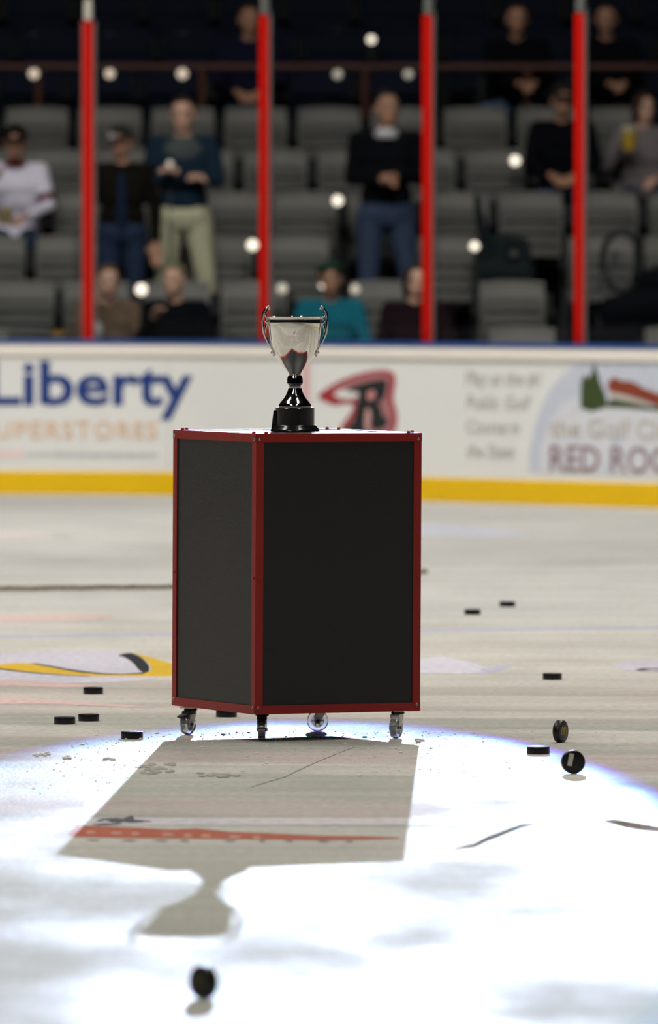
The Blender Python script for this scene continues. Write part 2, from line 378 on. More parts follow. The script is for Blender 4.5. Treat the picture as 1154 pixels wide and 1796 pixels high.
# arc position on the visible boards, measured left to right
VIS = [i % LN for i in range(LN-6*8-8, LN+20)]
VP = [np.array(LOOP[i]) for i in VIS]
if VP[0][0] > VP[-1][0]: VP = VP[::-1]; VIS = VIS[::-1]
VL = [0.]
for a, b in zip(VP, VP[1:]): VL.append(VL[-1]+float(np.linalg.norm(b-a)))
VX = np.array([p[0] for p in VP]); VY = np.array([p[1] for p in VP]); VL = np.array(VL)
def u_of(px):
    lo, hi = 0., VL[-1]
    for _ in range(50):
        m = (lo+hi)/2; x = np.interp(m, VL, VX); y = np.interp(m, VL, VY)
        if x < XA(px, y): lo = m
        else: hi = m
    return lo
def wall_pt(u, z, d=0.):
    x = np.interp(u, VL, VX); y = np.interp(u, VL, VY)
    x2 = np.interp(u+.05, VL, VX); y2 = np.interp(u+.05, VL, VY); x1 = np.interp(u-.05, VL, VX); y1 = np.interp(u-.05, VL, VY)
    t = np.array((x2-x1, y2-y1)); t /= np.linalg.norm(t)
    return Vector((x+t[1]*d, y-t[0]*d, z))       # d towards the ice
def z_of(px, py):
    y = float(np.interp(u_of(px), VL, VY)); return ZA(py, y)
def wrap(me, d0, d1=None):
    """bend a flat mesh given as (u, z, depth 0..1) onto the boards"""
    for v in me.vertices:
        u, z, k = v.co
        v.co = wall_pt(u, z, d0+(d1-d0)*k if d1 is not None else d0)
    me.update()
def glyphs(text, px0, px1, py_base, py_top, material, parent, d=.004, bold=0., name='letter', capref='H', track=1.0, shear=0.):
    """printed lettering on the boards between two picture columns; returns one mesh per word"""
    cu = bpy.data.curves.new('t', 'FONT'); cu.body = text; cu.size = 1; cu.offset = bold; cu.resolution_u = 3; cu.shear = shear; cu.space_character = track
    o = bpy.data.objects.new('t', cu); COL.objects.link(o)
    dg = bpy.context.evaluated_depsgraph_get(); me = bpy.data.meshes.new_from_object(o.evaluated_get(dg))
    bpy.data.objects.remove(o, do_unlink=True)
    bm = bmesh.new(); bm.from_mesh(me); bmesh.ops.remove_doubles(bm, verts=bm.verts, dist=1e-5); bmesh.ops.triangulate(bm, faces=bm.faces)
    xs = [v.co.x for v in bm.verts]; x0, x1 = min(xs), max(xs)
    u0, u1 = u_of(px0), u_of(px1); zb = z_of(px0, py_base); zt = z_of(px0, py_top)
    sx = (u1-u0)/(x1-x0); sz = (zt-zb)/.70
    for v in bm.verts: v.co = Vector((u0+(v.co.x-x0)*sx, zb+v.co.y*sz, 0))
    ext = bmesh.ops.extrude_face_region(bm, geom=bm.faces[:])
    for e in ext['geom']:
        if isinstance(e, bmesh.types.BMVert): e.co.z = 1
    bm.to_mesh(me); bm.free(); wrap(me, d-.003, d+.002)
    me.materials.clear()
    # split into letters
    ob = bpy.data.objects.new(name, me)
    bm = bmesh.new(); bm.from_mesh(me); bm.verts.ensure_lookup_table()
    seen = set(); res = []; groups = []
    for v in bm.verts:
        if v.index in seen: continue
        st = [v]; seen.add(v.index); comp = []
        while st:
            q = st.pop(); comp.append(q)
            for e in q.link_edges:
                w_ = e.other_vert(q)
                if w_.index not in seen: seen.add(w_.index); st.append(w_)
        groups.append(comp)
    bpy.data.objects.remove(ob)
    # merge pieces that overlap in x (dots of i)
    items = sorted([[min(v.co.x for v in g), max(v.co.x for v in g), g] for g in groups], key=lambda t: t[0])
    mer = []
    for it in items:
        if mer and it[0] < mer[-1][1]-.3*(it[1]-it[0]): mer[-1][1] = max(mer[-1][1], it[1]); mer[-1][2] = mer[-1][2]+it[2]
        else: mer.append(it)
    for a, b_, g in mer:
        idx = {v.index: i for i, v in enumerate(g)}
        fs = [tuple(idx[v.index] for v in f.verts) for f in bm.faces if f.verts[0].index in idx]
        m2 = bpy.data.meshes.new(name); m2.from_pydata([tuple(v.co) for v in g], [], fs); m2.materials.append(material)
        q = bpy.data.objects.new(name, m2); COL.objects.link(q); q.parent = parent; res.append(q)
    bm.free(); return res
def decal(name, pts, material, parent, d=.004, smooth=0, label=None):
    """flat printed shape on the boards, outline given as picture points at the boards"""
    P_ = [Vector((u_of(x), z_of(x, y), 0)) for x, y in pts]
    for _ in range(smooth):
        q = []
        for i in range(len(P_)):
            a, b = P_[i], P_[(i+1) % len(P_)]; q += [a*.75+b*.25, a*.25+b*.75]
        P_ = q
    bm = bmesh.new(); f = bm.faces.new([bm.verts.new(p) for p in P_]); bmesh.ops.triangulate(bm, faces=[f])
    bmesh.ops.subdivide_edges(bm, edges=[e for e in bm.edges if e.calc_length() > .25], cuts=2)
    bmesh.ops.triangulate(bm, faces=bm.faces)
    ext = bmesh.ops.extrude_face_region(bm, geom=bm.faces[:])
    for e in ext['geom']:
        if isinstance(e, bmesh.types.BMVert): e.co.z = 1
    bmesh.ops.recalc_face_normals(bm, faces=bm.faces)
    me = bpy.data.meshes.new(name); bm.to_mesh(me); bm.free(); wrap(me, d-.003, d)
    o = link(name, me, material, parent)
    if label: o['label'] = label
    return o
NAVY = mat('print_navy', (.012, .045, .22), .4); ORG = mat('print_orange', (.72, .50, .34), .4); GRY = mat('print_grey', (.42, .44, .50), .4)
PRED = mat('print_red', (.36, .03, .045), .4); PBLK = mat('print_black', (.012, .02, .02), .4); PPNK = mat('print_pink', (.38, .17, .18), .4)
GGREY = mat('print_warm_grey', (.46, .44, .42), .4); PLB = mat('print_pale_blue', (.56, .60, .70), .4); PIN = mat('print_faint_blue', (.66, .68, .735), .4); PGR = mat('print_green', (.045, .07, .02), .4)
PROCK = mat('print_rock', (.25, .05, .022), .4); MAUV = mat('print_mauve', (.30, .21, .24), .4); TAN = mat('print_tan', (.52, .47, .42), .4); PWH = mat('print_white', (.75, .75, .74), .4)
ad1 = tag(empty('printed_banner', wall_pt(u_of(130), 0)), 'printed board advert with large navy Liberty lettering left of the box', 'sign')
def zero_parent(o, p):
    o.location = -p.location
def fixchildren(p):
    for c in kids(p): c.location = c.location-p.location
glyphs('Liberty', -22, 338, 708, 633, NAVY, ad1, bold=.022)
glyphs('SUPERSTORES', -35, 276, 768, 738, ORG, ad1, bold=.01, track=1.15)
glyphs('www.libertysuperstores.com', 45, 276, 801, 791, GRY, ad1)
decal('pink_bar', [(-60, 788), (42, 788), (42, 804), (-60, 804)], mat('print_blush', (.80, .66, .66), .4), ad1)
fixchildren(ad1)
ad2 = tag(empty('team_logo', wall_pt(u_of(625), 0)), 'red winged black R hockey emblem on the boards behind the trophy', 'logo')
decal('red_outline', [(553, 696), (580, 676), (612, 661), (650, 650), (680, 648), (692, 655), (695, 668), (691, 690), (690, 703), (697, 722), (697, 745), (690, 760), (682, 775), (600, 775), (597, 750), (607, 735), (618, 722), (622, 708), (600, 708), (588, 712), (575, 706)], PRED, ad2, .004, 1, 'dark red outer edge')
decal('pink_inner', [(580, 688), (612, 668), (650, 657), (678, 655), (686, 662), (685, 680), (681, 700), (690, 722), (688, 745), (680, 772), (607, 772), (605, 752), (616, 738), (627, 724), (630, 703), (600, 698)], PPNK, ad2, .0055, 1, 'greyed pink inner field')
decal('white_flash', [(584, 692), (602, 682), (620, 680), (632, 690), (622, 699), (600, 700)], PWH, ad2, .0065, 1)
decal('letter_r', [(604, 686), (625, 676), (648, 669), (672, 665), (680, 667), (679, 682), (675, 697), (668, 704), (664, 708), (670, 716), (671, 729), (682, 734), (679, 746), (670, 753), (655, 754), (651, 744), (653, 730), (650, 716), (643, 716), (640, 740), (641, 752), (643, 760), (610, 760), (610, 747), (620, 741), (625, 722), (629, 700), (631, 688), (620, 687)], PBLK, ad2, .0075, 0, 'black block letter R')
decal('letter_counter', [(645, 689), (652, 684), (659, 686), (659, 696), (653, 702), (646, 700)], mat('print_salmon', (.62, .26, .26), .4), ad2, .0095, 1)
decal('letter_counter', [(642, 722), (647, 717), (651, 720), (649, 740), (647, 756), (642, 756)], mat('print_salmon_pale', (.62, .36, .35), .4), ad2, .0095, 1)
fixchildren(ad2)
ad3 = tag(empty('printed_banner', wall_pt(u_of(880), 0)), 'grey italic text advert reading Play at the on the right boards', 'sign')
for i, (t, x1) in enumerate((('Play at the #1', 950), ('Public Golf', 932), ('Course in', 912), ('the State', 902))):
    glyphs(t, 817+i*1, x1, 674+i*42.5, 650+i*42.5, GGREY, ad3, shear=.2)
fixchildren(ad3)
ad4 = tag(empty('printed_banner', wall_pt(u_of(1080), 0)), 'pale blue arched golf club advert with green tree and red rocks at right', 'sign')
arc = [(928, 828), (930, 790), (937, 752), (950, 715), (968, 680), (992, 652), (1018, 636), (1060, 630), (1154, 630), (1300, 632), (1300, 838)]
decal('arch_panel', arc, PLB, ad4, .004, label='pale blue arch')
decal('inner_panel', [(946, 829), (949, 790), (960, 750), (980, 715), (1000, 700), (1060, 700), (1154, 712), (1300, 715), (1300, 838)], PIN, ad4, .005)
decal('printed_tree', [(1019, 716), (1020, 670), (1026, 656), (1032, 664), (1038, 655), (1043, 634), (1048, 652), (1054, 672), (1062, 690), (1066, 705), (1060, 716), (1040, 722)], PGR, ad4, .006, label='green pines')
decal('printed_hill', [(1060, 714), (1072, 700), (1100, 704), (1135, 712), (1300, 724), (1300, 734), (1100, 716)], PGR, ad4, .006)
decal('printed_rocks', [(1066, 676), (1072, 664), (1080, 662), (1092, 668), (1104, 668), (1116, 672), (1130, 681), (1154, 690), (1300, 700), (1300, 722), (1154, 712), (1130, 702), (1110, 696), (1090, 690), (1070, 686)], PROCK, ad4, .0075, label='red rocks')
decal('rock_light', [(1070, 686), (1090, 691), (1112, 698), (1140, 708), (1140, 713), (1110, 706), (1072, 697)], TAN, ad4, .008)
glyphs('the Golf Club', 966, 1196, 765, 733, TAN, ad4, bold=.004, d=.009)
glyphs('RED ROCK', 966, 1212, 825, 780, MAUV, ad4, bold=.01, d=.009)
fixchildren(ad4)
st = decal('goal_stripe', [(531, 612), (543, 612), (543, 838), (531, 838)], mat('stripe_pink', (.68, .40, .40), .4), boards, .004, label='faded red goal line stripe up the boards')
for px in (-40, 296, 549, 1160):
    u = u_of(px); q = MB(); a = wall_pt(u, .58, .001); q.box((0, 0, 0), (.006, .004, .80)); o = q.build('panel_joint', mat('joint_grey', (.55, .54, .52), .6) if px == -40 else bpy.data.materials['joint_grey'], boards); o.location = a; 

# ------------------------------------------------------------------ glass and posts
POSTX = [-150, 152, 457, 743, 1009, 1262]
REDM = mat('post_red', (.50, .004, .0), .7, var=.05, spec=.15); ALU = mat('aluminium', (.30, .31, .30), .4, metal=.6); CAPW = mat('post_cap', (.55, .54, .47), .5)
gm, gt, gb = new_mat('rink_glass')
gt.nodes.remove(gb); tr = gt.nodes.new('ShaderNodeBsdfTransparent'); tr.inputs[0].default_value = (.93, .95, .95, 1)
gl = gt.nodes.new('ShaderNodeBsdfGlossy'); gl.inputs['Roughness'].default_value = .02; ms = gt.nodes.new('ShaderNodeMixShader')
fr = gt.nodes.new('ShaderNodeFresnel'); fr.inputs['IOR'].default_value = 1.16
nz = gt.nodes.new('ShaderNodeTexNoise'); nz.inputs['Scale'].default_value = 3
mu = gt.nodes.new('ShaderNodeMath'); mu.operation = 'MULTIPLY'; gt.links.new(fr.outputs[0], mu.inputs[0]); mr_ = gt.nodes.new('ShaderNodeMapRange'); mr_.inputs[3].default_value = .8; mr_.inputs[4].default_value = 1.0
gt.links.new(nz.outputs['Fac'], mr_.inputs[0]); gt.links.new(mr_.outputs[0], mu.inputs[1])
gt.links.new(mu.outputs[0], ms.inputs[0]); gt.links.new(tr.outputs[0], ms.inputs[1]); gt.links.new(gl.outputs[0], ms.inputs[2])
gt.links.new(ms.outputs[0], gt.nodes['Material Output'].inputs[0])
PL = {152: 'red glass post left of the man in khaki trousers, pale cap on top', 457: 'red glass post rising behind the left handle of the trophy',
      743: 'red glass post right of the standing man in black', 1009: 'red glass post at right beside the seated girl with popcorn'}
PN = []
for px in POSTX:
    u = u_of(px); p = wall_pt(u, 1.074, -.05); a = wall_pt(u-.05, 0); b = wall_pt(u+.05, 0); ang = math.atan2(b.y-a.y, b.x-a.x); PN.append(p)
    if px not in PL: continue
    t = tag(empty('glass_post', p, ang), PL[px], 'post', 'posts between the glass panes')
    H = ZA({152: 38, 457: 28, 743: 28, 1009: 25}[px], p.y)-1.074
    MB().box((0, -.012, H/2), (.072, .03, H)).build('red_cover', REDM, t, bevel=.006)
    MB().box((0, .02, H/2+.02), (.05, .035, H+.04)).build('post_core', ALU, t)
    MB().box((.047, .0, H/2), (.012, .02, H)).build('glass_channel', ALU, t)
    MB().box((-.042, .0, H/2), (.010, .02, H)).build('glass_channel', ALU, t)
    k = MB().box((0, -.0, H+.07), (.05, .04, .12)); k.ball((0, 0, H+.14), .024)
    k.build('post_cap', CAPW if px in (152,) else ALU, t, bevel=.004)
GL = ['leftmost clear glass pane in front of the seated fan in white jersey', 'clear glass pane in front of the man in khaki trousers', 'clear glass pane above the trophy between two red posts',
      'clear glass pane right of the standing man in black', 'rightmost clear glass pane in front of the girl with popcorn']
for i, (a, b) in enumerate(zip(PN, PN[1:])):
    d = b-a; L_ = d.length-.085; m_ = (a+b)/2; t = MB().box((0, 0, 1.06), (L_, .012, 2.12))
    o = t.build('glass_screen', gm); o.location = m_; o.rotation_euler = (0, 0, math.atan2(d.y, d.x)); tag(o, GL[i], 'glass screen')

# ------------------------------------------------------------------ the arena around
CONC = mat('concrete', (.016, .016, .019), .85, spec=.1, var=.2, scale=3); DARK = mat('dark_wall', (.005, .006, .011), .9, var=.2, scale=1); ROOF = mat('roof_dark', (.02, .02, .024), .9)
FL0 = .27; RISE = .327; Y0R = 60.65; DEP = .85
def row_y(k): return Y0R+DEP*k
def row_z(k): return FL0+RISE*k
terr = tag(empty('floor_terrace', (0, 60, 0)), 'dark concrete seating terrace behind the boards', kind='structure')
for k in range(14):
    z = row_z(k)
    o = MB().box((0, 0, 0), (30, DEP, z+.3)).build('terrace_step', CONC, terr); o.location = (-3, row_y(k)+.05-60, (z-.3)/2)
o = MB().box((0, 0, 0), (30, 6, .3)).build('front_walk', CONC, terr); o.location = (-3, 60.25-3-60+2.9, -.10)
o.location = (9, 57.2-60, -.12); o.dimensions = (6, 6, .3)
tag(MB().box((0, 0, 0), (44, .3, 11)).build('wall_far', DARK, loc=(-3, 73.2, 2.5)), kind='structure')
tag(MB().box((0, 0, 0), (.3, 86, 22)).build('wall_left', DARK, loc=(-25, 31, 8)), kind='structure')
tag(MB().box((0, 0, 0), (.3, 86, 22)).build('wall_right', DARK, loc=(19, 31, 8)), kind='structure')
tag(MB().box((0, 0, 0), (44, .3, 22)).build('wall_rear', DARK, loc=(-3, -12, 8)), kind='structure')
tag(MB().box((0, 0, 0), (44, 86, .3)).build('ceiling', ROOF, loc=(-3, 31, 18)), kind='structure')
for nm, sx, x0, dx in (('left', -1, -16.6, -.9), ('right', 1, 10.6, .9)):
    t = tag(empty('floor_terrace', (x0, 28, 0)), 'dark side seating terrace %s of the rink' % nm, kind='structure')
    for k in range(7):
        o = MB().box((0, 0, 0), (.9, 60, .35*(k+1))).build('terrace_step', CONC, t); o.location = (dx*(k+.5), 0, .35*(k+1)/2-.05)
t = tag(empty('floor_terrace', (-3, -3.2, 0)), 'dark near seating terrace behind the camera', kind='structure')
for k in range(8):
    o = MB().box((0, 0, 0), (34, .9, .35*(k+1))).build('terrace_step', CONC, t); o.location = (0, -.9*(k+.5), .35*(k+1)/2-.05)

# ------------------------------------------------------------------ seats
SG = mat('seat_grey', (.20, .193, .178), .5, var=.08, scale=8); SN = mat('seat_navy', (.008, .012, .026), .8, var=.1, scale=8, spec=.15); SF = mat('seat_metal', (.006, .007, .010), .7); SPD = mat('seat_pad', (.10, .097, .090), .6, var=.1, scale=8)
def grid_slab(w, h, t, fn, nx=6, nz=5):
    """bowed slab: fn(a,b)->y offset; a,b in -1..1, 0..1"""
    vs = []; fs = []
    for s_ in (0, 1):
        for j in range(nz+1):
            for i in range(nx+1):
                a = -1+2*i/nx; b = j/nz; vs.append((a*w/2*(1-.06*b*b), fn(a, b)+t*s_, b*h))
    n1 = (nx+1)*(nz+1)
    for j in range(nz):
        for i in range(nx):
            q = j*(nx+1)+i; fs.append((q, q+1, q+nx+2, q+nx+1)); fs.append((n1+q, n1+q+nx+1, n1+q+nx+2, n1+q+1))
    for i in range(nx):
        fs.append((i, n1+i, n1+i+1, i+1)); q = nz*(nx+1)+i; fs.append((q, q+1, n1+q+1, n1+q))
    for j in range(nz):
        q = j*(nx+1); fs.append((q, q+nx+1, n1+q+nx+1, n1+q)); q += nx; fs.append((q, n1+q, n1+q+nx+1, q+nx+1))
    return MB().add(vs, fs)
def make_seat(col, pad, open_):
    t = empty('stadium_seat')
    bk = grid_slab(.49, .46, .03, lambda a, b: -.03*(a*a)+.05*b, 6, 5)
    o = bk.build('backrest', col, t, smooth=True); o.location = (0, .02, .40)
    lip = MB().tube([(-.235, .045, .85), (-.12, .07, .862), (0, .078, .865), (.12, .07, .862), (.235, .045, .85)], .017, 6)
    lip.build('top_edge', col, o, smooth=True); kids_o = o; 
    bpy.context.view_layer.update()
    for c in bpy.data.objects:
        if c.parent == o: c.location = -o.location
    pn = grid_slab(.44, .36, .035, lambda a, b: .02*(a*a), 4, 4)
    p = pn.build('seat_pan', pad, t, smooth=True)
    if open_: p.location = (0, -.02, .43); p.rotation_euler = (math.radians(96), 0, 0)
    else: p.location = (0, -.10, .40); p.rotation_euler = (math.radians(-7), 0, 0)
    rb = MB()
    for z in (.09, .18, .27): rb.box((0, -.012, z), (.38, .016, .014))
    q = rb.build('rib', pad, p)
    for s_ in (-1, 1):
        a = MB().box((s_*.265, -.12, .64), (.06, .30, .03)).box((s_*.265, -.04, .40), (.05, .10, .78)).build('armrest', SF, t)
    MB().box((0, .03, .20), (.06, .06, .40)).box((0, -.04, .012), (.30, .18, .024)).build('seat_foot', SF, t)
    return t
_proto = {}
def seat(kind, loc, label, group):
    if kind not in _proto:
        t = make_seat(SG if 'g' in kind else SN, SPD if 'g' in kind else SN, 'o' in kind); _proto[kind] = Tree(t); t.location = loc; o = t
    else: o = _proto[kind].copy(loc)
    o.name = 'stadium_seat'; tag(o, label, 'seat', group); return o
ORD = ['first', 'second', 'third', 'fourth', 'fifth', 'sixth', 'seventh', 'eighth', 'ninth', 'tenth', 'eleventh', 'twelfth', 'thirteenth']
# people: row, picture column
PEO = {1: (3, 28), 2: (2, 212), 3: (2, 322), 4: (0, 190), 5: (0, 308), 6: (0, 580), 7: (0, 728), 8: (2, 677), 9: (6, 905), 10: (6, 1062), 11: (4, 985), 12: (4, 1128), 13: (6, 437)}
SEATED = {1, 4, 5, 6, 7, 9, 10, 11, 12, 13}
rowoff = {0: 505, 1: 493, 2: 520, 3: 536, 4: 613, 5: 577, 6: 560, 7: 590, 8: 560}
RN = ['front row', 'second row', 'third row', 'fourth row', 'fifth row', 'sixth row', 'row behind the rail', 'second row behind the rail', 'third row behind the rail']
skip = {(0, k) for k in (1, 2, 3, 4)}
for k in range(9):
    Y = row_y(k); z = row_z(k); pitch = .555*FPX/Y; x0 = rowoff[k]
    cols = [x0+pitch*i for i in range(-6, 7) if -90 < x0+pitch*i < 1240]
    if k == 1: cols = [-95, 38, 170, 310, 445, 672, 898]
    occ = [PEO[p][1] for p in SEATED if PEO[p][0] == k]
    lst = []
    for c in cols:
        if any(abs(c-q) < pitch*.80 for q in occ): continue
        if k == 0 and 740 < c < 800: continue
        if k == 1 and 760 < c < 830: continue
        if k == 2 and 800 < c < 930: continue
        if k == 0 and 980 < c < 1070: continue
        if k == 1 and c > 1020: continue
        if k == 2 and (abs(c-212) < 50 or abs(c-322) < 60 or abs(c-677) < 60): continue
        lst.append((c, 'c'))
    for q in occ:
        if k < 7: lst.append((q, 'o'))
    lst.sort()
    for i, (c, s_) in enumerate(lst):
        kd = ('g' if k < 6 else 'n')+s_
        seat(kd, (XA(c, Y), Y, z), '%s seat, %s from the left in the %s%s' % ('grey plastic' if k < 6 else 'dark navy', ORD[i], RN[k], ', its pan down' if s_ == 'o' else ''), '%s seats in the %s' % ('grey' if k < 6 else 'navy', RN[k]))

# rail in front of the sixth row
RM = mat('rail_brown', (.10, .035, .022), .5); 
Yr = row_y(6)-.50; zr = ZA(118, Yr)
t = tag(empty('guard_rail', (0, Yr, row_z(5))), 'long brown metal guard rail across the stand above the grey seats', 'railing')
H = zr-row_z(5)
MB().tube([(-6, 0, H), (6, 0, H)], .024, 8).build('handrail', RM, t, smooth=True)
MB().tube([(-6, 0, H-.62), (6, 0, H-.62)], .008, 6).build('lower_bar', RM, t, smooth=True)
for px in (-80, 68, 355, 640, 925, 1210):
    MB().tube([(XA(px, Yr), 0, .0), (XA(px, Yr), 0, H)], .026, 8).build('rail_post', RM, t, smooth=True)
# glowing balls, housings and stalks added in place of reflections in the glass
RFB = mat('reflection_glow', (1, .86, .70), .5, emit=1.7); RFS = mat('reflection_glow_soft', (1, .78, .62), .5, emit=.75); RFD = mat('reflection_glow_dim', (.95, .85, .72), .5, emit=.35); RFH = mat('reflection_housing', (.05, .05, .05), .5)
def reflection(px, py, Y, r_, m, label, back=.06, group='small round glass reflections added in the stand', k=None):
    t = tag(empty('added_reflection', (XA(px, Y), Y, ZA(py, Y))), label, 'reflection', group)
    MB().ball((0, -.012, 0), (r_, r_*.6, r_), nu=16, nv=10).build('glow_ball', m, t, smooth=True)
    MB().lathe([(r_*1.1, 0), (r_*1.1, .03), (r_*.5, back)], 14, M=RX(-PI/2)).build('housing', RFH, t, smooth=True)
    if k is not None: MB().tube([(0, .03, row_z(k)-ZA(py, Y)), (0, .03, 0)], .010, 6).build('stalk', RFH, t)
for px, lb, m, r_ in ((60, 'round glowing lamp added under the rail left of the first red post', RFB, .036), (193, 'round glowing lamp added under the rail just right of the first red post', RFB, .034), (320, 'round glowing lamp added under the rail above the man in khaki trousers', RFB, .038),
                  (592, 'faint round lamp added under the rail above the trophy', RFD, .034), (716, 'faint round lamp added under the rail above the standing man in black', RFD, .032), (-70, 'added glowing lamp', RFB, .03)):
    if px > 0: reflection(px, 130 if px < 400 else 131, Yr-.05, r_, RFS if m == RFB else m, lb)
for px, py, k, m, r_, lb in ((592, 352, 3, RFB, .036, 'bright round lamp added among the third row seats left of the man in black'), (568, 498, 1, RFB, .034, 'bright round lamp added directly above the trophy at the green cap'),
                       (443, 430, 2, RFB, .038, 'bright round lamp added against the post behind the trophy'), (248, 508, 1, RFB, .040, 'bright round lamp added above the board beside the blond head'),
                       (832, 432, 2, RFB, .032, 'bright round lamp added beside the dark draped coat'), (903, 282, 4, RFB, .036, 'round lamp added left of the seated person in dark cap'),
                       (651, 70, 7, RFB, .030, 'lone round lamp added high above the rail'), (752, 3, 7, RFD, .034, 'round lamp added at the top edge above the third red post'), (495, 507, 1, RFD, .036, 'dim round lamp added at the second seat row left of the trophy handle'),
                       (623, 508, 1, RFD, .034, 'dim round lamp added right of the green cap'), (298, 288, 2, RFD, .024, 'small dim lamp added at the chest of the man in khaki trousers')):
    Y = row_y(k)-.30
    reflection(px, py, Y, r_, m, lb, k=k)

# ------------------------------------------------------------------ people
SKIN = mat('skin', (.50, .26, .17), .55, var=.06); SKIN2 = mat('skin_pale', (.72, .42, .31), .55, var=.06)
def cloth(n, c): return mat(n, c, .9, var=.15, scale=14, bump=.2, spec=.12)
def V(*a): return Vector(a)
def capsule(mb, a, ra, b, rb, n=10):
    d = (b-a); L_ = d.length
    k = 3; pts = [a-d.normalized()*ra*.9]+[a-d.normalized()*ra*.5]+[a]+[a+d*(i/k) for i in range(1, k)]+[b]+[b+d.normalized()*rb*.5]+[b+d.normalized()*rb*.9]
    rr = [ra*.35, ra*.86, ra]+[ra+(rb-ra)*i/k for i in range(1, k)]+[rb, rb*.86, rb*.35]
    mb.tube(pts, rr, n)
def person(pid, px, label, pose, mats, H=1.74, hair='short', haircol=(.05, .03, .02), face=0., lean=0., arms='lap', legs=None, hold=None, skin=SKIN, jitter=0., cap=None, dy=0., holdm=None, headlow=0.):
    k_ = PEO[pid][0]; Y = row_y(k_)+dy; base = V(XA(px, Y), Y, row_z(k_)); s = H/1.74
    t = tag(empty('person', base, 0), label, 'person')
    hx, sx = .095*s, .185*s
    if pose == 'sit':
        hz = .53; hip = V(0, -.06, hz); kn = [V(-.13, -.50, .52), V(.13, -.50, .52)]; an = [V(-.12, -.44, .085), V(.12, -.46, .085)]
        if k_ >= 1: an = [V(-.13, -.36, .09), V(.13, -.36, .09)]; kn = [V(-.13, -.40, .50), V(.13, -.40, .50)]
        shz = hz+.50*s; shy = -.02-lean*.4
    else:
        hz = .92*s; hip = V(0, -.15, hz); kn = [V(-.10, -.17, .50*s), V(.10, -.17, .50*s)]; an = [V(-.11, -.13, .085), V(.11, -.13, .085)]
        shz = 1.42*s; shy = -.14-lean*.3
    if legs:
        kn = [V(*q)*1.0 for q in legs[0]]; an = [V(*q) for q in legs[1]]
    sh = [V(-sx, shy, shz), V(sx, shy, shz)]; neck = V(0, shy, shz+.05*s); hd = V(face*.02, shy-.03-lean*.15, shz+.20*s-headlow)
    A = {'lap': [[V(-.25, shy-.10, shz-.26), V(-.09, shy-.34, shz-.36)], [V(.25, shy-.10, shz-.26), V(.09, shy-.34, shz-.36)]],
         'crossed': [[V(-.25, shy-.08, shz-.26), V(.06, shy-.22, shz-.24)], [V(.25, shy-.08, shz-.26), V(-.06, shy-.25, shz-.19)]],
         'front': [[V(-.25, shy-.03, shz-.28), V(-.02, shy-.26, shz-.30)], [V(.25, shy-.03, shz-.28), V(.05, shy-.27, shz-.27)]],
         'down': [[V(-.24, shy+.0, shz-.29), V(-.25, shy-.05, shz-.54)], [V(.24, shy+.0, shz-.29), V(.25, shy-.05, shz-.54)]],
         'face': [[V(-.22, shy-.16, shz-.24), V(-.08, shy-.20, shz+.06)], [V(.25, shy-.08, shz-.26), V(.10, shy-.30, shz-.34)]],
         'rail': [[V(-.20, shy-.16, shz-.24), V(.02, shy-.42, shz-.30)], [V(.25, shy-.14, shz-.24), V(.12, shy-.44, shz-.30)]],
         'up': [[V(-.25, shy-.10, shz-.24), V(-.14, shy-.30, shz-.05)], [V(.25, shy-.10, shz-.26), V(.09, shy-.30, shz-.34)]]}[arms]
    A = [[q if i else q for i, q in enumerate(a)] for a in A]
    prims = []     # (a, ra, b, rb, region)
    def P_(a, ra, b, rb, reg): prims.append((a, ra, b, rb, reg))
    TOP, BOT, SK, SHOE = 0, 1, 2, 3
    ab = (hip+V(0, shy, shz))/2
    P_(hip+V(-.07, 0, .02), .13*s, hip+V(.07, 0, .02), .13*s, BOT if pose == 'stand' else TOP)
    P_(hip+V(-.06, 0, .14), .125*s, hip+V(.06, 0, .14), .125*s, TOP)
    P_(ab+V(-.07, -.01, .04), .125*s, ab+V(.07, -.01, .04), .125*s, TOP)
    P_(V(-.09, shy, shz-.12*s), .125*s, V(.09, shy, shz-.12*s), .125*s, TOP)
    P_(sh[0]+V(.03, 0, -.01), .075*s, sh[1]+V(-.03, 0, -.01), .075*s, TOP)
    P_(neck, .056*s, hd+V(0, .01, -.06), .05*s, SK)
    for i in (0, 1):
        e, w_ = A[i]; P_(sh[i], .068*s, e, .052*s, TOP); P_(e, .052*s, e.lerp(w_, .86), .038*s, TOP); P_(e.lerp(w_, .8), .030*s, w_, .026*s, SK)
        d = (w_-e).normalized(); side = V(0, 0, 1).cross(d)
        if side.length < .2: side = V(1, 0, 0)
        side.normalize(); pc = w_+d*.045
        P_(w_, .026, pc-side*.018, .022, SK); P_(w_, .026, pc+side*.018, .022, SK)
        for j, (o_, ln) in enumerate(((-.034, .062), (-.012, .074), (.011, .070), (.033, .054))):
            a0 = pc+side*o_+d*.02; m0 = a0+d*ln*.55+V(0, 0, -.008); e0 = m0+d*ln*.35+V(0, -.0, -.028)
            P_(a0, .0112, m0, .0105, SK); P_(m0, .0105, e0, .0095, SK)
        ts = 1 if i == 0 else -1
        P_(w_+side*.02*ts, .014, pc+side*.052*ts+V(0, 0, .012), .011, SK); P_(pc+side*.052*ts+V(0, 0, .012), .011, pc+side*.050*ts+d*.035+V(0, 0, .01), .010, SK)
        hp = hip+V((-1 if i == 0 else 1)*hx, 0, -.01)
        P_(hp, .105*s, kn[i], .068*s, BOT); P_(kn[i], .068*s, kn[i].lerp(an[i], .3)+V(0, .012, 0), .064*s, BOT); P_(kn[i].lerp(an[i], .3)+V(0, .012, 0), .064*s, an[i], .047*s, BOT)
        P_(an[i]+V(0, .03, -.04), .042, an[i]+V((-.02 if i == 0 else .02), -.14, -.05), .036, SHOE)
    mb = MB()
    for a, ra, b, rb, reg in prims: capsule(mb, a, ra, b, rb)
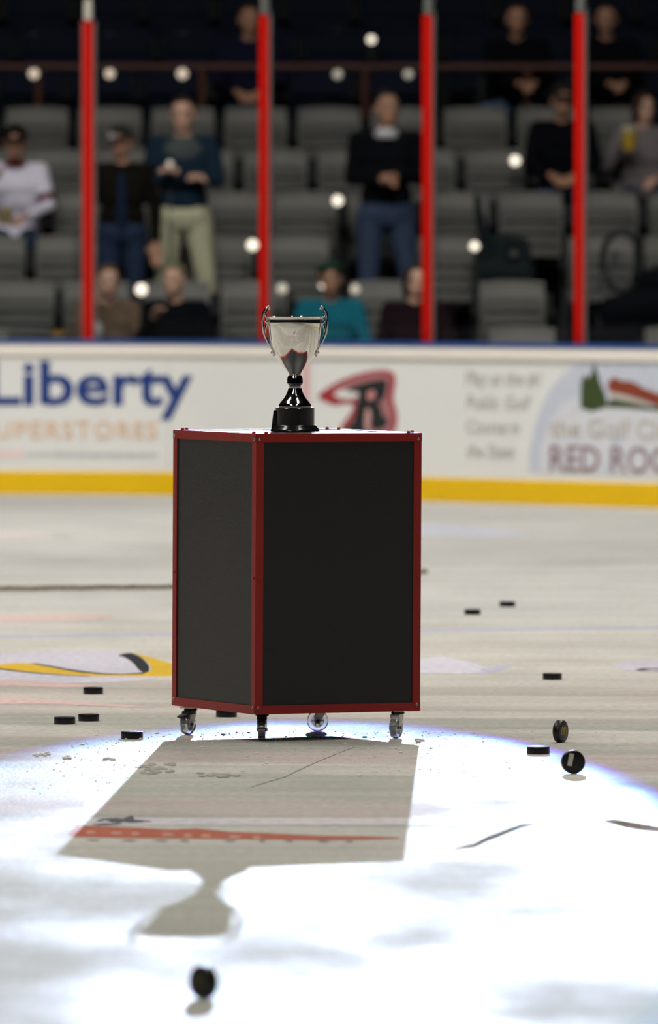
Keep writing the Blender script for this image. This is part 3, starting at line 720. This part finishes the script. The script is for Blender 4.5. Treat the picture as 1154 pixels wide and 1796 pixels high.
    # head: skull, jaw, nose, ears, brow
    Mf = RZ(face)
    hr = (.076*s, .094*s, .112*s); extra = []
    def HB(o_, r_): c = hd+Mf @ V(*o_)*s; mb.ball(c, tuple(q*s for q in r_), M=Mf, nu=14, nv=10); prims.append((c, min(r_)*s, c+V(0, 0, .001), min(r_)*s, SK))
    HB((0, .008, .025), (.077, .093, .092)); HB((0, -.022, -.045), (.058, .068, .065)); HB((0, -.086, -.008), (.013, .02, .024)); HB((0, -.092, -.02), (.016, .014, .011))
    HB((-.079, .012, -.005), (.012, .020, .032)); HB((.079, .012, -.005), (.012, .020, .032)); HB((0, -.066, -.085), (.026, .02, .018))
    me = mb.mesh('body'); tmp = bpy.data.objects.new('tmp', me); COL.objects.link(tmp)
    rm = tmp.modifiers.new('r', 'REMESH'); rm.mode = 'VOXEL'; rm.voxel_size = .0115; rm.use_smooth_shade = True
    sm = tmp.modifiers.new('s', 'SMOOTH'); sm.factor = .5; sm.iterations = 2
    dg = bpy.context.evaluated_depsgraph_get(); bme = bpy.data.meshes.new_from_object(tmp.evaluated_get(dg)); bpy.data.objects.remove(tmp, do_unlink=True)
    bme.name = 'body'; bme.materials.clear()
    for m_ in (*mats, skin): pass
    for m_ in (mats[0], mats[1], skin, mats[2]): bme.materials.append(m_)
    n = len(bme.polygons); C = np.empty(n*3, 'f'); bme.polygons.foreach_get('center', C); C = C.reshape(-1, 3)
    best = np.full(n, 1e9); reg = np.zeros(n, int)
    for a, ra, b, rb, g in prims:
        a_ = np.array(a); d = np.array(b)-a_; t_ = np.clip(((C-a_) @ d)/max(d @ d, 1e-9), 0, 1); dist = np.linalg.norm(C-(a_+t_[:, None]*d), axis=1)-(ra+(rb-ra)*t_)
        k2 = dist < best; best[k2] = dist[k2]; reg[k2] = g
    reg[(C[:, 2] > shz+.075*s) & (np.abs(C[:, 0]) < .13)] = SK
    bme.polygons.foreach_set('material_index', reg.astype('i')); bme.polygons.foreach_set('use_smooth', [True]*n); bme.update()
    body = bpy.data.objects.new('body', bme); COL.objects.link(body); body.parent = t
    # face details
    EY = bpy.data.materials.get('eye_dark') or mat('eye_dark', (.02, .015, .012), .3); EW = bpy.data.materials.get('eye_white') or mat('eye_white', (.6, .58, .55), .3); LP = bpy.data.materials.get('lips') or mat('lips', (.33, .10, .09), .5)
    for sx_ in (-1, 1):
        c = hd+Mf @ V(sx_*.031, -.080, .012)*s; e = MB().ball(c, (.013*s, .008*s, .008*s), M=Mf, nu=10, nv=6).build('eye', EW, t, smooth=True)
        c2 = hd+Mf @ V(sx_*.031, -.0875, .012)*s; MB().ball(c2, (.006*s, .003*s, .006*s), M=Mf, nu=8, nv=6).build('iris', EY, e, smooth=True)
        hm = haircolm(haircol); c = hd+Mf @ V(sx_*.031, -.084, .033)*s; MB().box(c, (.032*s, .008*s, .007*s), M=Mf).build('eyebrow', hm, t)
    MB().ball(hd+Mf @ V(0, -.086, -.055)*s, (.024*s, .008*s, .007*s), M=Mf, nu=10, nv=6).build('mouth', LP, t, smooth=True)
    # hair
    def shell(zc, name, m_, r_=(.083, .099, .098), off=(0, .016, .030), cut=-.1, front=.35):
        q = MB(); q.ball((0, 0, 0), tuple(x*s for x in r_), nu=20, nv=14)
        bm = bmesh.new(); vs = [bm.verts.new(v) for v in q.v]; [bm.faces.new([vs[i] for i in f]) for f in q.f]
        dele = [v for v in bm.verts if v.co.z < cut*s+max(0, -v.co.y)*front*1.6]
        bmesh.ops.delete(bm, geom=dele, context='VERTS')
        me_ = bpy.data.meshes.new(name)
        bmesh.ops.solidify(bm, geom=bm.faces[:], thickness=-.008); 
        for f in bm.faces: f.smooth = True
        bm.to_mesh(me_); bm.free(); o = link(name, me_, m_, t); o.location = hd+Mf @ V(*off)*s; o.rotation_euler = (0, 0, face); return o
    hm = haircolm(haircol)
    if hair == 'short': shell(0, 'hair', hm, cut=-.035, front=.7)
    elif hair == 'long': shell(0, 'hair', hm, r_=(.090, .102, .150), off=(0, .028, -.018), cut=-.15, front=1.35)
    elif hair == 'cap': shell(0, 'hair', hm, cut=-.05, front=.9)
    if cap:
        c_ = shell(0, 'cap', cap[0], r_=(.089, .106, .100), off=(0, .010, .038), cut=-.002, front=.15); 
        if cap[1]:
            q = MB(); vs = []; 
            for j in range(9):
                a = PI*(1.15+.7*j/8); vs.append(V(.088*math.cos(a)*s, .104*math.sin(a)*s, 0))
            for j in range(9):
                a = PI*(1.15+.7*j/8); vs.append(V(.080*math.cos(a)*s, (.104*math.sin(a)-.055-.01*math.sin(PI*j/8))*s, -.012))
            vs2 = [v+V(0, 0, .006) for v in vs]; fs = [(j, j+1, j+10, j+9) for j in range(8)]+[(18+j, 27+j, 28+j, 19+j) for j in range(8)]+[(j, 18+j, 19+j, j+1) for j in range(8)]+[(9+j, 10+j, 28+j, 27+j) for j in range(8)]+[(0, 9, 27, 18), (8, 26, 35, 17)]
            q.add(vs2*0+vs+vs2, fs); b_ = q.build('brim', cap[0], c_)
            b_.location = (0, 0, 0)
        else: MB().ball((0, 0, .105*s), .022*s).build('pompom', cap[0], c_, smooth=True)
    return t, dict(hd=hd, sh=sh, A=A, base=base, shz=shz, shy=shy, s=s, hip=hip)
_hc = {}
def haircolm(c):
    if c not in _hc: _hc[c] = mat('hair_tone', c, .7, var=.3, scale=60)
    return _hc[c]
JER = cloth('jersey_white', (.85, .80, .95)); DKB = cloth('brown_jacket', (.008, .006, .004)); JEANS = cloth('jeans_dark', (.022, .035, .075)); JEANL = cloth('jeans_light', (.12, .18, .30))
KHA = cloth('khaki', (.52, .50, .35)); NVS = cloth('navy_sweater', (.010, .024, .045)); BLKC = cloth('black_cloth', (.003, .0035, .006)); SCF = cloth('brown_scarf', (.15, .10, .07)); TEAL = cloth('teal_jacket', (.01, .14, .20))
MAU = cloth('mauve_top', (.20, .17, .18)); SHO = cloth('shoe_dark', (.012, .012, .014)); GCAP = cloth('green_knit', (.015, .045, .03)); WHT = cloth('white_cloth', (.6, .58, .62)); MAR = cloth('maroon_cloth', (.12, .01, .015)); GRS = cloth('grey_sweater', (.075, .09, .09))
t, d = person(1, 28, 'seated fan in white hockey jersey and black cap at the far left', 'sit', (JER, JEANS, SHO), hair='cap', cap=(BLKC, True), arms='up', lean=.25)
col = MB().lathe([(.075, 0), (.095, -.03), (.075, -.04)], 14, closed=True).build('collar', MAR, t, smooth=True); col.location = d['sh'][0].lerp(d['sh'][1], .5)+V(0, -.02, .07)
for i in (0, 1):
    e, w_ = d['A'][i]; MB().tube([d['sh'][i].lerp(e, .70), d['sh'][i].lerp(e, .88)], .064, 12).build('sleeve_stripe', MAR, t, smooth=True)
pb = tag(empty('snack_tub', d['base']+V(-.06, -.50, .63)), 'tan snack tub held by the fan in white jersey', 'tub')
MB().lathe([(.05, 0), (.062, .10), (.058, .10), (.048, .006)], 18, closed=True).build('tub_wall', mat('tub_tan', (.30, .22, .11), .6), pb, smooth=True)
q = MB(); r = random.Random(3)
for i in range(26): q.ball((r.uniform(-.04, .04), r.uniform(-.04, .04), .09+r.uniform(0, .035)), r.uniform(.010, .016), nu=6, nv=4)
tag(q.build('popcorn', mat('popcorn', (.50, .40, .22), .8), pb, smooth=True), kind='stuff')
t, d = person(2, 215, 'standing person in dark brown open jacket, blue shirt and cap beside the first post', 'stand', (DKB, JEANS, SHO), H=1.66, hair='cap', cap=(cloth('grey_cap', (.03, .03, .028)), True), face=-.35, arms='down', dy=-.12)
MB().ball((0, d['shy']-.10, d['shz']-.28), (.045, .045, .27)).build('shirt_front', cloth('blue_shirt', (.01, .02, .05)), t, smooth=True)
MB().ball(d['hd']+V(-.065, -.05, .05), (.026, .02, .03)).build('cap_patch', WHT, t, smooth=True)
t, d = person(3, 322, 'standing man in grey and navy sweater and khaki trousers with crossed arms', 'stand', (NVS, KHA, SHO), H=1.88, haircol=(.03, .02, .015), face=-.15, arms='crossed', dy=.0, skin=SKIN2,
              legs=(((-.13, -.15, .54), (.17, -.18, .54)), ((-.14, -.13, .085), (.22, -.13, .085))))
MB().ball((0, d['shy']-.03, d['shz']-.05), (.165, .112, .12)).build('sweater_yoke', GRS, t, smooth=True)
t, d = person(4, 190, 'seated person with hand to the face and brown scarf in the front row', 'sit', (SCF, JEANS, SHO), haircol=(.12, .07, .04), arms='face', face=.25, skin=SKIN2, lean=.1, H=1.66)
MB().ball((-.10, d['shy']-.16, d['shz']-.16), (.07, .06, .09)).build('white_scarf', WHT, t, smooth=True)
t, d = person(5, 308, 'seated blond person in black jacket below the khaki trousers', 'sit', (BLKC, JEANS, SHO), haircol=(.20, .17, .10), face=-.5, arms='up', skin=SKIN2, lean=.1, H=1.68)
t, d = person(6, 580, 'seated person in teal jacket and dark green knit cap right behind the trophy', 'sit', (TEAL, JEANS, SHO), hair='cap', cap=(GCAP, False), arms='lap', H=1.70, lean=.15)
t, d = person(7, 728, 'seated person in dark maroon top partly hidden by the third red post', 'sit', (cloth('dark_maroon', (.012, .005, .008)), JEANS, SHO), hair='long', haircol=(.03, .02, .015), arms='lap', skin=SKIN2, H=1.66, face=.2)
t, d = person(8, 677, 'standing man in black jacket with white collar and blue jeans', 'stand', (BLKC, cloth('jeans_mid', (.045, .065, .12)), SHO), H=1.93, haircol=(.012, .01, .01), arms='front', face=.4, dy=-.0,
              legs=(((-.13, -.17, .56), (.17, -.15, .56)), ((-.18, -.15, .085), (.22, -.13, .085))))
MB().lathe([(.062, .0), (.10, -.05), (.09, -.075), (.055, -.02)], 14, closed=True).build('collar', WHT, t, smooth=True, loc=d['sh'][0].lerp(d['sh'][1], .5)+V(0, -.025, .085))
t, d = person(9, 905, 'seated man in black with light blue jeans leaning on the rail', 'sit', (BLKC, JEANL, SHO), haircol=(.015, .01, .01), arms='rail', lean=.2, face=.1, legs=(((-.24, -.42, .52), (.10, -.40, .50)), ((-.36, -.36, .09), (.08, -.36, .09))))
t, d = person(10, 1062, 'seated man in black behind the rail, rightmost of the upper row', 'sit', (BLKC, cloth('black_jeans', (.012, .013, .018)), SHO), haircol=(.015, .01, .01), arms='rail', lean=.15, face=-.1)
t, d = person(11, 985, 'seated person in dark jacket and cap half hidden by the fourth red post', 'sit', (BLKC, cloth('jeans_blue', (.012, .03, .09)), SHO), hair='cap', cap=(cloth('olive_cap', (.02, .022, .018)), True), arms='lap', lean=.15, face=.15,
              legs=(((-.13, -.40, .50), (.22, -.40, .50)), ((-.12, -.36, .09), (.24, -.36, .09))))
t, d = person(12, 1128, 'seated girl in mauve top holding yellow popcorn at the right edge', 'sit', (MAU, JEANS, SHO), hair='long', haircol=(.05, .02, .012), arms='up', H=1.60, face=.45, skin=SKIN2)
ww = d['A'][0][1]
pc = tag(empty('popcorn_tub', d['base']+ww+V(.02, -.09, .0)), 'yellow and white popcorn tub held by the girl in mauve', 'tub')
MB().lathe([(.045, -.08), (.062, .05), (.058, .05), (.043, -.074)], 18, closed=True).build('tub_wall', mat('tub_yellow', (.55, .36, .03), .6), pc, smooth=True)
q = MB()
for i in range(30): q.ball((r.uniform(-.045, .045), r.uniform(-.045, .045), .045+r.uniform(0, .045)), r.uniform(.012, .018), nu=6, nv=4)
tag(q.build('popcorn', mat('popcorn_pale', (.70, .60, .38), .8), pc, smooth=True), kind='stuff')
t, d = person(13, 437, 'seated person in dark purple top above the second red post', 'sit', (cloth('purple_top', (.010, .010, .030)), JEANS, SHO), haircol=(.02, .014, .01), arms='lap', face=.2)

# draped coat on a seat, hooped bag, food box
CT = cloth('coat_dark', (.014, .020, .022))
Y = row_y(2)-.20
t = tag(empty('draped_coat', (XA(880, Y), Y, row_z(2))), 'dark coat draped over a seat below the lone lamp right of the third post', 'coat')
def blob(parts, vox=.02):
    mb = MB()
    for a, ra, b, rb in parts: capsule(mb, V(*a), ra, V(*b), rb)
    me = mb.mesh('b'); tmp = bpy.data.objects.new('tmp', me); COL.objects.link(tmp); rm = tmp.modifiers.new('r', 'REMESH'); rm.mode = 'VOXEL'; rm.voxel_size = vox; rm.use_smooth_shade = True
    sm = tmp.modifiers.new('s', 'SMOOTH'); sm.iterations = 3; dg = bpy.context.evaluated_depsgraph_get(); o = bpy.data.meshes.new_from_object(tmp.evaluated_get(dg)); bpy.data.objects.remove(tmp, do_unlink=True); o.materials.clear(); return o
link('coat_body', blob([((-.12, 0, .85), .05, (.16, 0, .82), .05), ((-.14, -.02, .62), .07, (.18, -.02, .60), .08), ((-.16, -.04, .42), .06, (.20, -.04, .42), .06), ((-.14, 0, .8), .06, (-.17, -.03, .45), .06), ((.16, 0, .8), .05, (.2, -.03, .45), .06), ((0, 0, .8), .06, (0, -.03, .45), .07)]), CT, t)
link('coat_sleeve', blob([((-.13, -.03, .86), .045, (-.17, -.05, 1.05), .035), ((-.17, -.05, 1.05), .035, (-.18, -.05, 1.16), .03)]), CT, t)
Y = row_y(1)-.50
t = tag(empty('hooped_bag', (XA(1095, Y), Y, row_z(1))), 'large black bag with tall curved hoop handle behind the right glass', 'bag')
link('bag_body', blob([((-.30, 0, .16), .14, (.45, 0, .16), .16), ((-.26, 0, .42), .13, (.45, 0, .44), .17), ((-.08, 0, .66), .12, (.45, 0, .72), .15), ((.12, 0, .88), .08, (.45, 0, .90), .10)], .025), BLKC, t)
MB().tube([(.14*math.cos(a)-.02, -.02, 1.02+.21*math.sin(a)) for a in [PI*2*i/22 for i in range(23)]], .024, 8).build('hoop_handle', SF, t, smooth=True)
MB().tube([(-.22, -.04, .80), (-.10, -.04, .96), (-.06, -.04, 1.1)], .02, 8).build('strap', mat('strap_grey', (.05, .05, .05), .6), t, smooth=True)
Y = row_y(0)-.75; 
bx = tag(empty('food_tray', (XA(105, 59.9), 59.9, 1.06)), 'small orange and green food tray on the ledge by the first post', 'tray')
MB().lathe([(.05, 0), (.075, .03), (.07, .03), (.047, .005)], 18, closed=True).build('tray_dish', mat('tray_green', (.10, .25, .12), .6), bx, smooth=True)
q = MB()
for i in range(16): q.ball((r.uniform(-.045, .045), r.uniform(-.035, .035), .03+r.uniform(0, .03)), r.uniform(.012, .018), nu=6, nv=4)
tag(q.build('food_bits', mat('food_orange', (.55, .30, .10), .7), bx, smooth=True), kind='stuff')
LG = mat('ledge_dark', (.02, .03, .05), .6)
lu = [u_of(px) for px in (-160, 60, 300, 560, 800, 1040, 1280)]
q = MB(); vs = []; fs = []
for i in range(25):
    u = lu[0]+(lu[-1]-lu[0])*i/24
    for d_, z in ((-.13, 1.045), (-.62, 1.045), (-.62, 0), (-.13, 0)): p = wall_pt(u, z, d_); vs.append(p)
for i in range(24):
    for j in range(4): fs.append((i*4+j, i*4+(j+1) % 4, i*4+4+(j+1) % 4, i*4+4+j))
fs += [(0, 1, 2, 3), (99, 98, 97, 96)]
tag(q.add(vs, fs).build('trim_ledge', LG), 'dark ledge behind the boards', kind='structure')

# ------------------------------------------------------------------ the display box
FX, FY = -.2556, 29.31; SA = .6438; PHI = math.radians(27.3); ZB, ZT = .0962, 1.0605
CX = FX+SA/2*(math.cos(PHI)-math.sin(PHI)); CY = FY+SA/2*(math.cos(PHI)+math.sin(PHI))
REDT = mat('box_red_trim', (.29, .017, .014), .42, var=.06, scale=6, spec=.4)
def lam(name, c):
    m = mat(name, c, .38, var=.25, scale=260, spec=.5, bump=.12); return m
PAN = lam('box_laminate', (.0135, .0138, .0155)); SCR = mat('screw_steel', (.35, .34, .33), .3, metal=.9)
box = tag(empty('display_box', (CX, CY, ZB), PHI), 'tall dark grey box with red edge trim on casters under the trophy', 'box')
h = SA/2; HH = ZT-ZB
body = empty('cabinet'); bpy.data.objects.remove(body)
TM = Matrix.Rotation(math.radians(.33), 4, (RZ(-PHI) @ Vector((0, 1, 0))))
def boxpart(mb_, name, m, parent=None, **k):
    mb_.v = [tuple(TM @ Vector(v)) for v in mb_.v]
    return mb_.build(name, m, box if parent is None else parent, **k)
i_ = h-.004
names = {0: 'side_panel', 1: 'side_panel', 2: 'side_panel', 3: 'side_panel'}
for k in range(4):
    M = RZ(k*PI/2); m_ = MB(); c = M @ Vector((0, -i_+.006, HH/2)); m_.box(c, (2*i_-.012, .012, HH-.02), M=M); o = boxpart(m_, 'side_panel', PAN)
boxpart(MB().box((0, 0, HH-.007), (2*i_-.002, 2*i_-.002, .010)), 'top_panel', PAN)['label'] = 'dark glossy top panel'
boxpart(MB().box((0, 0, .008), (2*i_-.002, 2*i_-.002, .012)), 'bottom_panel', PAN)
TW, TT = .030, .0035
for k in range(4):
    M = RZ(k*PI/2)
    # upright angle at corner (-h,-h)
    m_ = MB(); m_.box(M @ Vector((-h+TW/2, -h+TT/2, HH/2)), (TW, TT, HH), M=M); m_.box(M @ Vector((-h+TT/2, -h+TT/2+TW/2, HH/2)), (TT, TW-TT, HH-.0004), M=M)
    boxpart(m_, 'corner_trim', REDT)
    for zt in (0, 1):
        m_ = MB(); z = HH-TW/2+.001 if zt else TW/2-.001; z2 = HH-TT/2+.0012 if zt else TT/2-.0012
        m_.box(M @ Vector((0, -h+TT/2-.0015, z)), (2*h-.002, TT, TW), M=M); m_.box(M @ Vector((0, -h+TW/2, z2)), (2*h-.002 , TW, TT), M=M)
        boxpart(m_, 'top_trim' if zt else 'bottom_trim', REDT)
    for z in (HH-.020, HH*.485, .022):
        for xx in (-h+.013, h-.013):
            m_ = MB().ball(M @ Vector((xx, -h-.0015, z)), (.0055, .0035, .0055), M=M, nu=10, nv=6); boxpart(m_, 'screw', SCR if z != HH*.485 else REDT, smooth=True)
    for xx in (-h+.045, h-.045):
        m_ = MB().ball(M @ Vector((xx, -h+.014, HH+.003)), (.007, .007, .006), M=M, nu=10, nv=6); boxpart(m_, 'screw', REDT, smooth=True)
# casters
CLR = mat('caster_clear', (.93, .95, .97), .08, trans=.92, ior=1.45, var=.02); BLKP = mat('caster_black', (.012, .012, .014), .35); ZN = mat('caster_zinc', (.55, .54, .50), .28, metal=1.0); HUB = mat('caster_hub', (.5, .5, .5), .3, metal=.8)
def caster(loc, ang, brake, label):
    """ang: direction in which the wheel trails, world frame"""
    t = bpy.data.objects.new('caster', None); COL.objects.link(t); t.parent = box; t['label'] = label
    loc = Vector(loc); lp = RZ(-PHI) @ (loc-Vector((CX, CY, ZB))); t.location = lp; t.rotation_euler = (0, 0, ang-PHI)
    # local: wheel centre at (.018,0), axle along y, top at z=ZB
    Rw = .0375; wz = Rw
    M = RX(PI/2)
    tyre = MB().lathe([(Rw*.62, -.012), (Rw*.92, -.012), (Rw, -.006), (Rw, .006), (Rw*.92, .012), (Rw*.62, .012)], 36, c=(.018, 0, wz), M=M, closed=True).build('wheel', CLR, t, smooth=True)
    MB().lathe([(.004, -.011), (Rw*.60, -.010), (Rw*.60, .010), (.004, .011)], 28, c=(.018, 0, wz), M=M, closed=True).build('wheel_hub', mat('hub_clear', (.85, .87, .88), .15, trans=.7, var=.05) if 'hub_clear' not in bpy.data.materials else bpy.data.materials['hub_clear'], t, smooth=True)
    sp = MB()
    for i in range(6):
        a = i*PI/3; sp.box((.018+math.cos(a)*.017, 0, wz+math.sin(a)*.017), (.012, .0235, .003), M=RY(-a))
    sp.build('spoke', HUB, t)
    for s_ in (-1, 1):
        pl = [(-.014, ZB-.011), (.020, ZB-.011), (.030, wz+.012), (.028, wz-.008), (.012, wz-.010), (.004, wz+.006), (-.014, ZB-.022)]
        MB().prism(pl, s_*.0155-.001, s_*.0155+.001, M=Matrix(((1, 0, 0), (0, 0, 1), (0, 1, 0)))).build('fork', ZN, t, bevel=.0006)
    MB().lathe([(.0055, -.019), (.0055, .019)], 14, c=(.018, 0, wz), M=M).build('axle', BLKP, t, smooth=True)
    MB().box((0, 0, ZB-.0015), (.056, .056, .003)).build('mount_plate', ZN, t)
    MB().lathe([(.021, ZB-.013), (.024, ZB-.009), (.021, ZB-.003)], 20).build('swivel', BLKP, t, smooth=True)
    if brake:
        MB().box((.040, 0, wz+.030), (.030, .030, .014), M=RY(.25)).box((.060, 0, wz+.028), (.022, .024, .005), M=RY(.1)).build('brake_pedal', BLKP, t, bevel=.003)
    MB().box((.012, 0, ZB-.019), (.038, .034, .012)).build('fork_bridge', BLKP if brake else ZN, t, bevel=.002)
def lower(t):
    for c in bpy.data.objects:
        if c.parent == t: c.location = (0, 0, -ZB)
def wc(px, py): p = W(px, py); return (p.x, p.y, ZB)
caster((XA(328, 29.80)+.012, 29.79, ZB), math.radians(238), True, 'left caster with black brake pedal')
caster((XA(459.5, 29.42), 29.46, ZB), math.radians(268), True, 'front caster seen end on')
caster((XA(697, 29.56)+.002, 29.58, ZB), math.radians(-112), False, 'right caster with clear wheel')
caster((XA(566, 29.98), 29.99, ZB), math.radians(182), False, 'rear caster seen side on')
for t in [o for o in bpy.data.objects if o.name.startswith('caster') and o.type == 'EMPTY']: lower(t)

# ------------------------------------------------------------------ trophy
CH_ = mat('chrome_bowl', (.88, .87, .83), .035, metal=1, var=.01); CHD = mat('dark_chrome', (.50, .50, .54), .09, metal=1, var=.02); BST = mat('black_stone', (.010, .010, .012), .18, spec=.6, var=.3, scale=30); CHH = mat('chrome_handle', (.75, .75, .76), .06, metal=1, var=.05)
K = 3.101e-4
tro = tag(empty('trophy', (XA(517.3, CY), CY, ZT+.0002)), 'silver two-handled trophy cup on a black base on top of the box', 'trophy')
def prof(l): return [(hw*K, (1540-y)*K) for y, hw in l]
MB().lathe(prof([(1540, 278), (1528, 277), (1512, 268), (1492, 248), (1474, 240), (1470, 236), (1470, 100)]), 64).build('base_foot', BST, tro, smooth=True)
MB().lathe(prof([(1470, 219), (1278, 219), (1271, 214), (1271, 100)]), 64).build('base_plinth', BST, tro, smooth=True, angle=25)
MB().lathe(prof([(1271, 182), (1262, 184), (1240, 182), (1215, 165), (1190, 143), (1160, 120), (1130, 102), (1095, 86), (1062, 77), (1052, 74)]), 64).build('stem_cone', CHD, tro, smooth=True)
MB().lathe(prof([(1052, 70), (1045, 74), (1034, 74), (1030, 64)]), 48).build('stem_ring', CH_, tro, smooth=True)
MB().lathe(prof([(1030, 60), (1018, 76), (1002, 86), (1000, 90), (994, 90), (985, 88), (950, 88), (925, 82), (908, 70), (902, 60)]), 48).build('stem_knob', CHD, tro, smooth=True)
bowl = [(904, 50), (902, 68), (885, 79), (850, 103), (800, 143), (750, 179), (700, 209), (650, 234), (600, 254), (550, 268), (500, 278), (430, 288), (390, 293), (355, 297), (325, 298.6), (305, 298.8), (285, 298.3), (268, 298.6), (256, 301), (250, 304), (247, 300), (262, 294), (310, 293), (370, 287), (500, 273), (600, 249), (700, 204), (800, 138), (860, 90), (880, 30), (882, 0)]
MB().lathe(prof(bowl), 96).build('cup_bowl', CH_, tro, smooth=True, angle=60)
def handle(sx):
    t = bpy.data.objects.new('handle', None)
    P_ = lambda y, x: (sx*x*K, 0, (1540-y)*K)
    q = MB(); _t = q.tube
    def tb(p, r_, n): _t(p, [k*1.3 for k in r_] if hasattr(r_, '__len__') else r_*1.3, n)
    q.tube = tb
    out = [(600, 268), (570, 284), (530, 306), (480, 330), (420, 348), (360, 357), (300, 361), (250, 360), (205, 350), (180, 335), (160, 318), (148, 306)]
    q.tube([P_(*a) for a in out], [.0022, .0028, .0030, .0034, .0040, .0036, .0034, .0036, .0038, .0042, .0040, .0030], 10)
    inn = [(250, 322), (225, 338), (200, 335), (170, 318), (150, 300)]
    q.tube([P_(*a) for a in inn], [.0024, .0028, .003, .0026, .0022], 8)
    inn = [(318, 294), (330, 300), (322, 318), (300, 330), (270, 318), (250, 322)]
    q.tube([P_(*a) for a in inn], .0026, 8)
    inn = [(318, 300), (345, 322), (390, 334), (440, 338), (500, 318), (560, 286)]
    q.tube([P_(*a) for a in inn], [.0022, .0028, .003, .0028, .0024, .002], 8)
    for y, x, r_ in ((142, 304, .0052), (160, 288, .0044), (135, 296, .0034), (180, 342, .0040), (168, 330, .004), (290, 362, .003), (430, 352, .0042), (470, 336, .0036), (455, 346, .003), (510, 320, .0032), (640, 258, .0046), (655, 268, .003), (640, 244, .0036), (685, 238, .0034), (672, 232, .0028)):
        q.ball(P_(y, x), r_, nu=8, nv=6)
    q.tube([P_(600, 268), P_(622, 252), P_(648, 256), P_(668, 240), P_(684, 232)], [.002, .0026, .003, .0026, .002], 8)
    q.tube([P_(648, 240), P_(640, 220), P_(640, 206)], .003, 8)
    q.tube([P_(318, 292), P_(312, 284)], .003, 8)
    o = q.build('handle', CHH, tro, smooth=True); return o
handle(1); handle(-1)
q = MB().prism([(-.105, 0), (-.055, 0), (-.055, .0), (-.030, .074), (-.058, .074), (-.064, .070)][0:2]+[(-.060, .072), (-.0745, .072)], -.03, .012, M=Matrix(((1, 0, 0), (0, 0, 1), (0, 1, 0))))
q.v = [(-.0835 if abs(v[0]+.105) < 1e-4 else v[0], v[1]+.012, v[2]+.002) for v in q.v]
q.build('name_plate', BST, tro, bevel=.001)

# ------------------------------------------------------------------ pucks
RUB = mat('puck_rubber', (.006, .006, .008), .36, var=.3, scale=160, spec=.45, bump=.04)
YM = mat('puck_print_yellow', (.75, .50, .08), .5); WM = mat('puck_print_white', (.55, .55, .50), .5); OLV = mat('puck_print_olive', (.12, .11, .03), .6)
pm = MB().lathe([(0.0001, 0), (.0350, 0), (.0372, .0008), (.0381, .0025), (.0381, .0229), (.0372, .0246), (.0350, .0254), (.0001, .0254)], 44).mesh('puck', True, 35); pm.materials.append(RUB)
FLAT = [(829, 1078.7, 'black puck lying flat on the far right ice, left of the far pair'), (890, 1064.7, 'black puck lying flat, farthest of all, right of the box'), (969, 1193, 'black puck lying flat by the lilac patch right of the box'),
        (163, 1217.9, 'black puck lying flat just below the yellow swoosh'), (113, 1270.8, 'black puck lying flat, leftmost of the close pair left of the box'), (155, 1265.6, 'black puck lying flat, right one of the close pair left of the box'),
        (231, 1296.7, 'black puck lying flat on the pool edge left of the box'), (944.5, 1323.3, 'black puck lying flat with brightly lit top right of the box'), (397, 1258.4, 'black puck lying flat half hidden behind the lower edge of the box')]
for px, py, lb in FLAT:
    p = W(px, py); o = bpy.data.objects.new('puck', pm); COL.objects.link(o); o.location = (p.x, p.y+.038, 0); o.rotation_euler = (0, 0, R.uniform(0, 6)); tag(o, lb, 'puck', 'hockey pucks on the ice')
def standing(px, py, yaw, lb, roll=0):
    p = W(px, py); e = tag(empty('puck', (p.x, p.y, .0381)), lb, 'puck', 'hockey pucks on the ice'); e.rotation_euler = (0, roll, yaw)
    # face normal = local -y
    o = bpy.data.objects.new('puck_body', pm); COL.objects.link(o); o.parent = e; o.rotation_euler = (PI/2, 0, 0); o.location = (0, .0127, 0)
    return e
e = standing(983, 1302, math.radians(62), 'black puck standing on edge with a yellow M emblem')
q = MB(); mm = []
for s_ in (-1, 1):
    q.tube([(s_*(.0085+.0085*math.cos(PI-PI*i/10))if 1 else 0, -.0128, -.012+(.027*math.sin(PI*i/10)**.6)) for i in range(11)], .0012, 6)
q.build('letter_m', YM, e, smooth=True)['label'] = 'yellow arched M'
e = standing(1005, 1357, math.radians(8), 'black puck standing on edge with a white bar mark in the spotlight', roll=0)
MB().box((0, 0, 0), (.015, .0012, .040), M=RY(.2)).build('white_mark', WM, e, loc=(-.010, -.0130, .008))['label'] = 'white bar'
e = standing(357, 1752, math.radians(-48), 'blurred black puck standing on edge nearest the camera')
q = MB()
for s_ in (-1, 1): q.tube([(s_*(.0085+.0085*math.cos(PI-PI*i/10)), -.0128, -.012+(.027*math.sin(PI*i/10)**.6)) for i in range(11)], .0018, 6)
q.build('letter_m', OLV, e, smooth=True)

# ------------------------------------------------------------------ rope on the far ice
a = W(-90, 1038); b = W(744, 1008); n = 90; pts = []
r = random.Random(2)
for i in range(n+1):
    t_ = i/n; px = -90+(744+90)*t_; py = 1037-9*t_ if px < 330 else 1037-9*t_-max(0, (px-330)/414)**1.5*22
    p = W(px, py+r.uniform(-.7, .7)); pts.append((p.x, p.y, .009))
RP = mat('rope_brown', (.20, .16, .09), .9, var=.5, scale=30, bump=.4)
t = tag(empty('rope', (0, 0, 0)), 'thin brown rope lying across the far ice behind the box', 'rope')
MB().tube(pts, .013, 7).build('rope_strand', RP, t, smooth=True)
MB().ball(pts[-1], (.02, .02, .016)).build('rope_knot', RP, t, smooth=True)
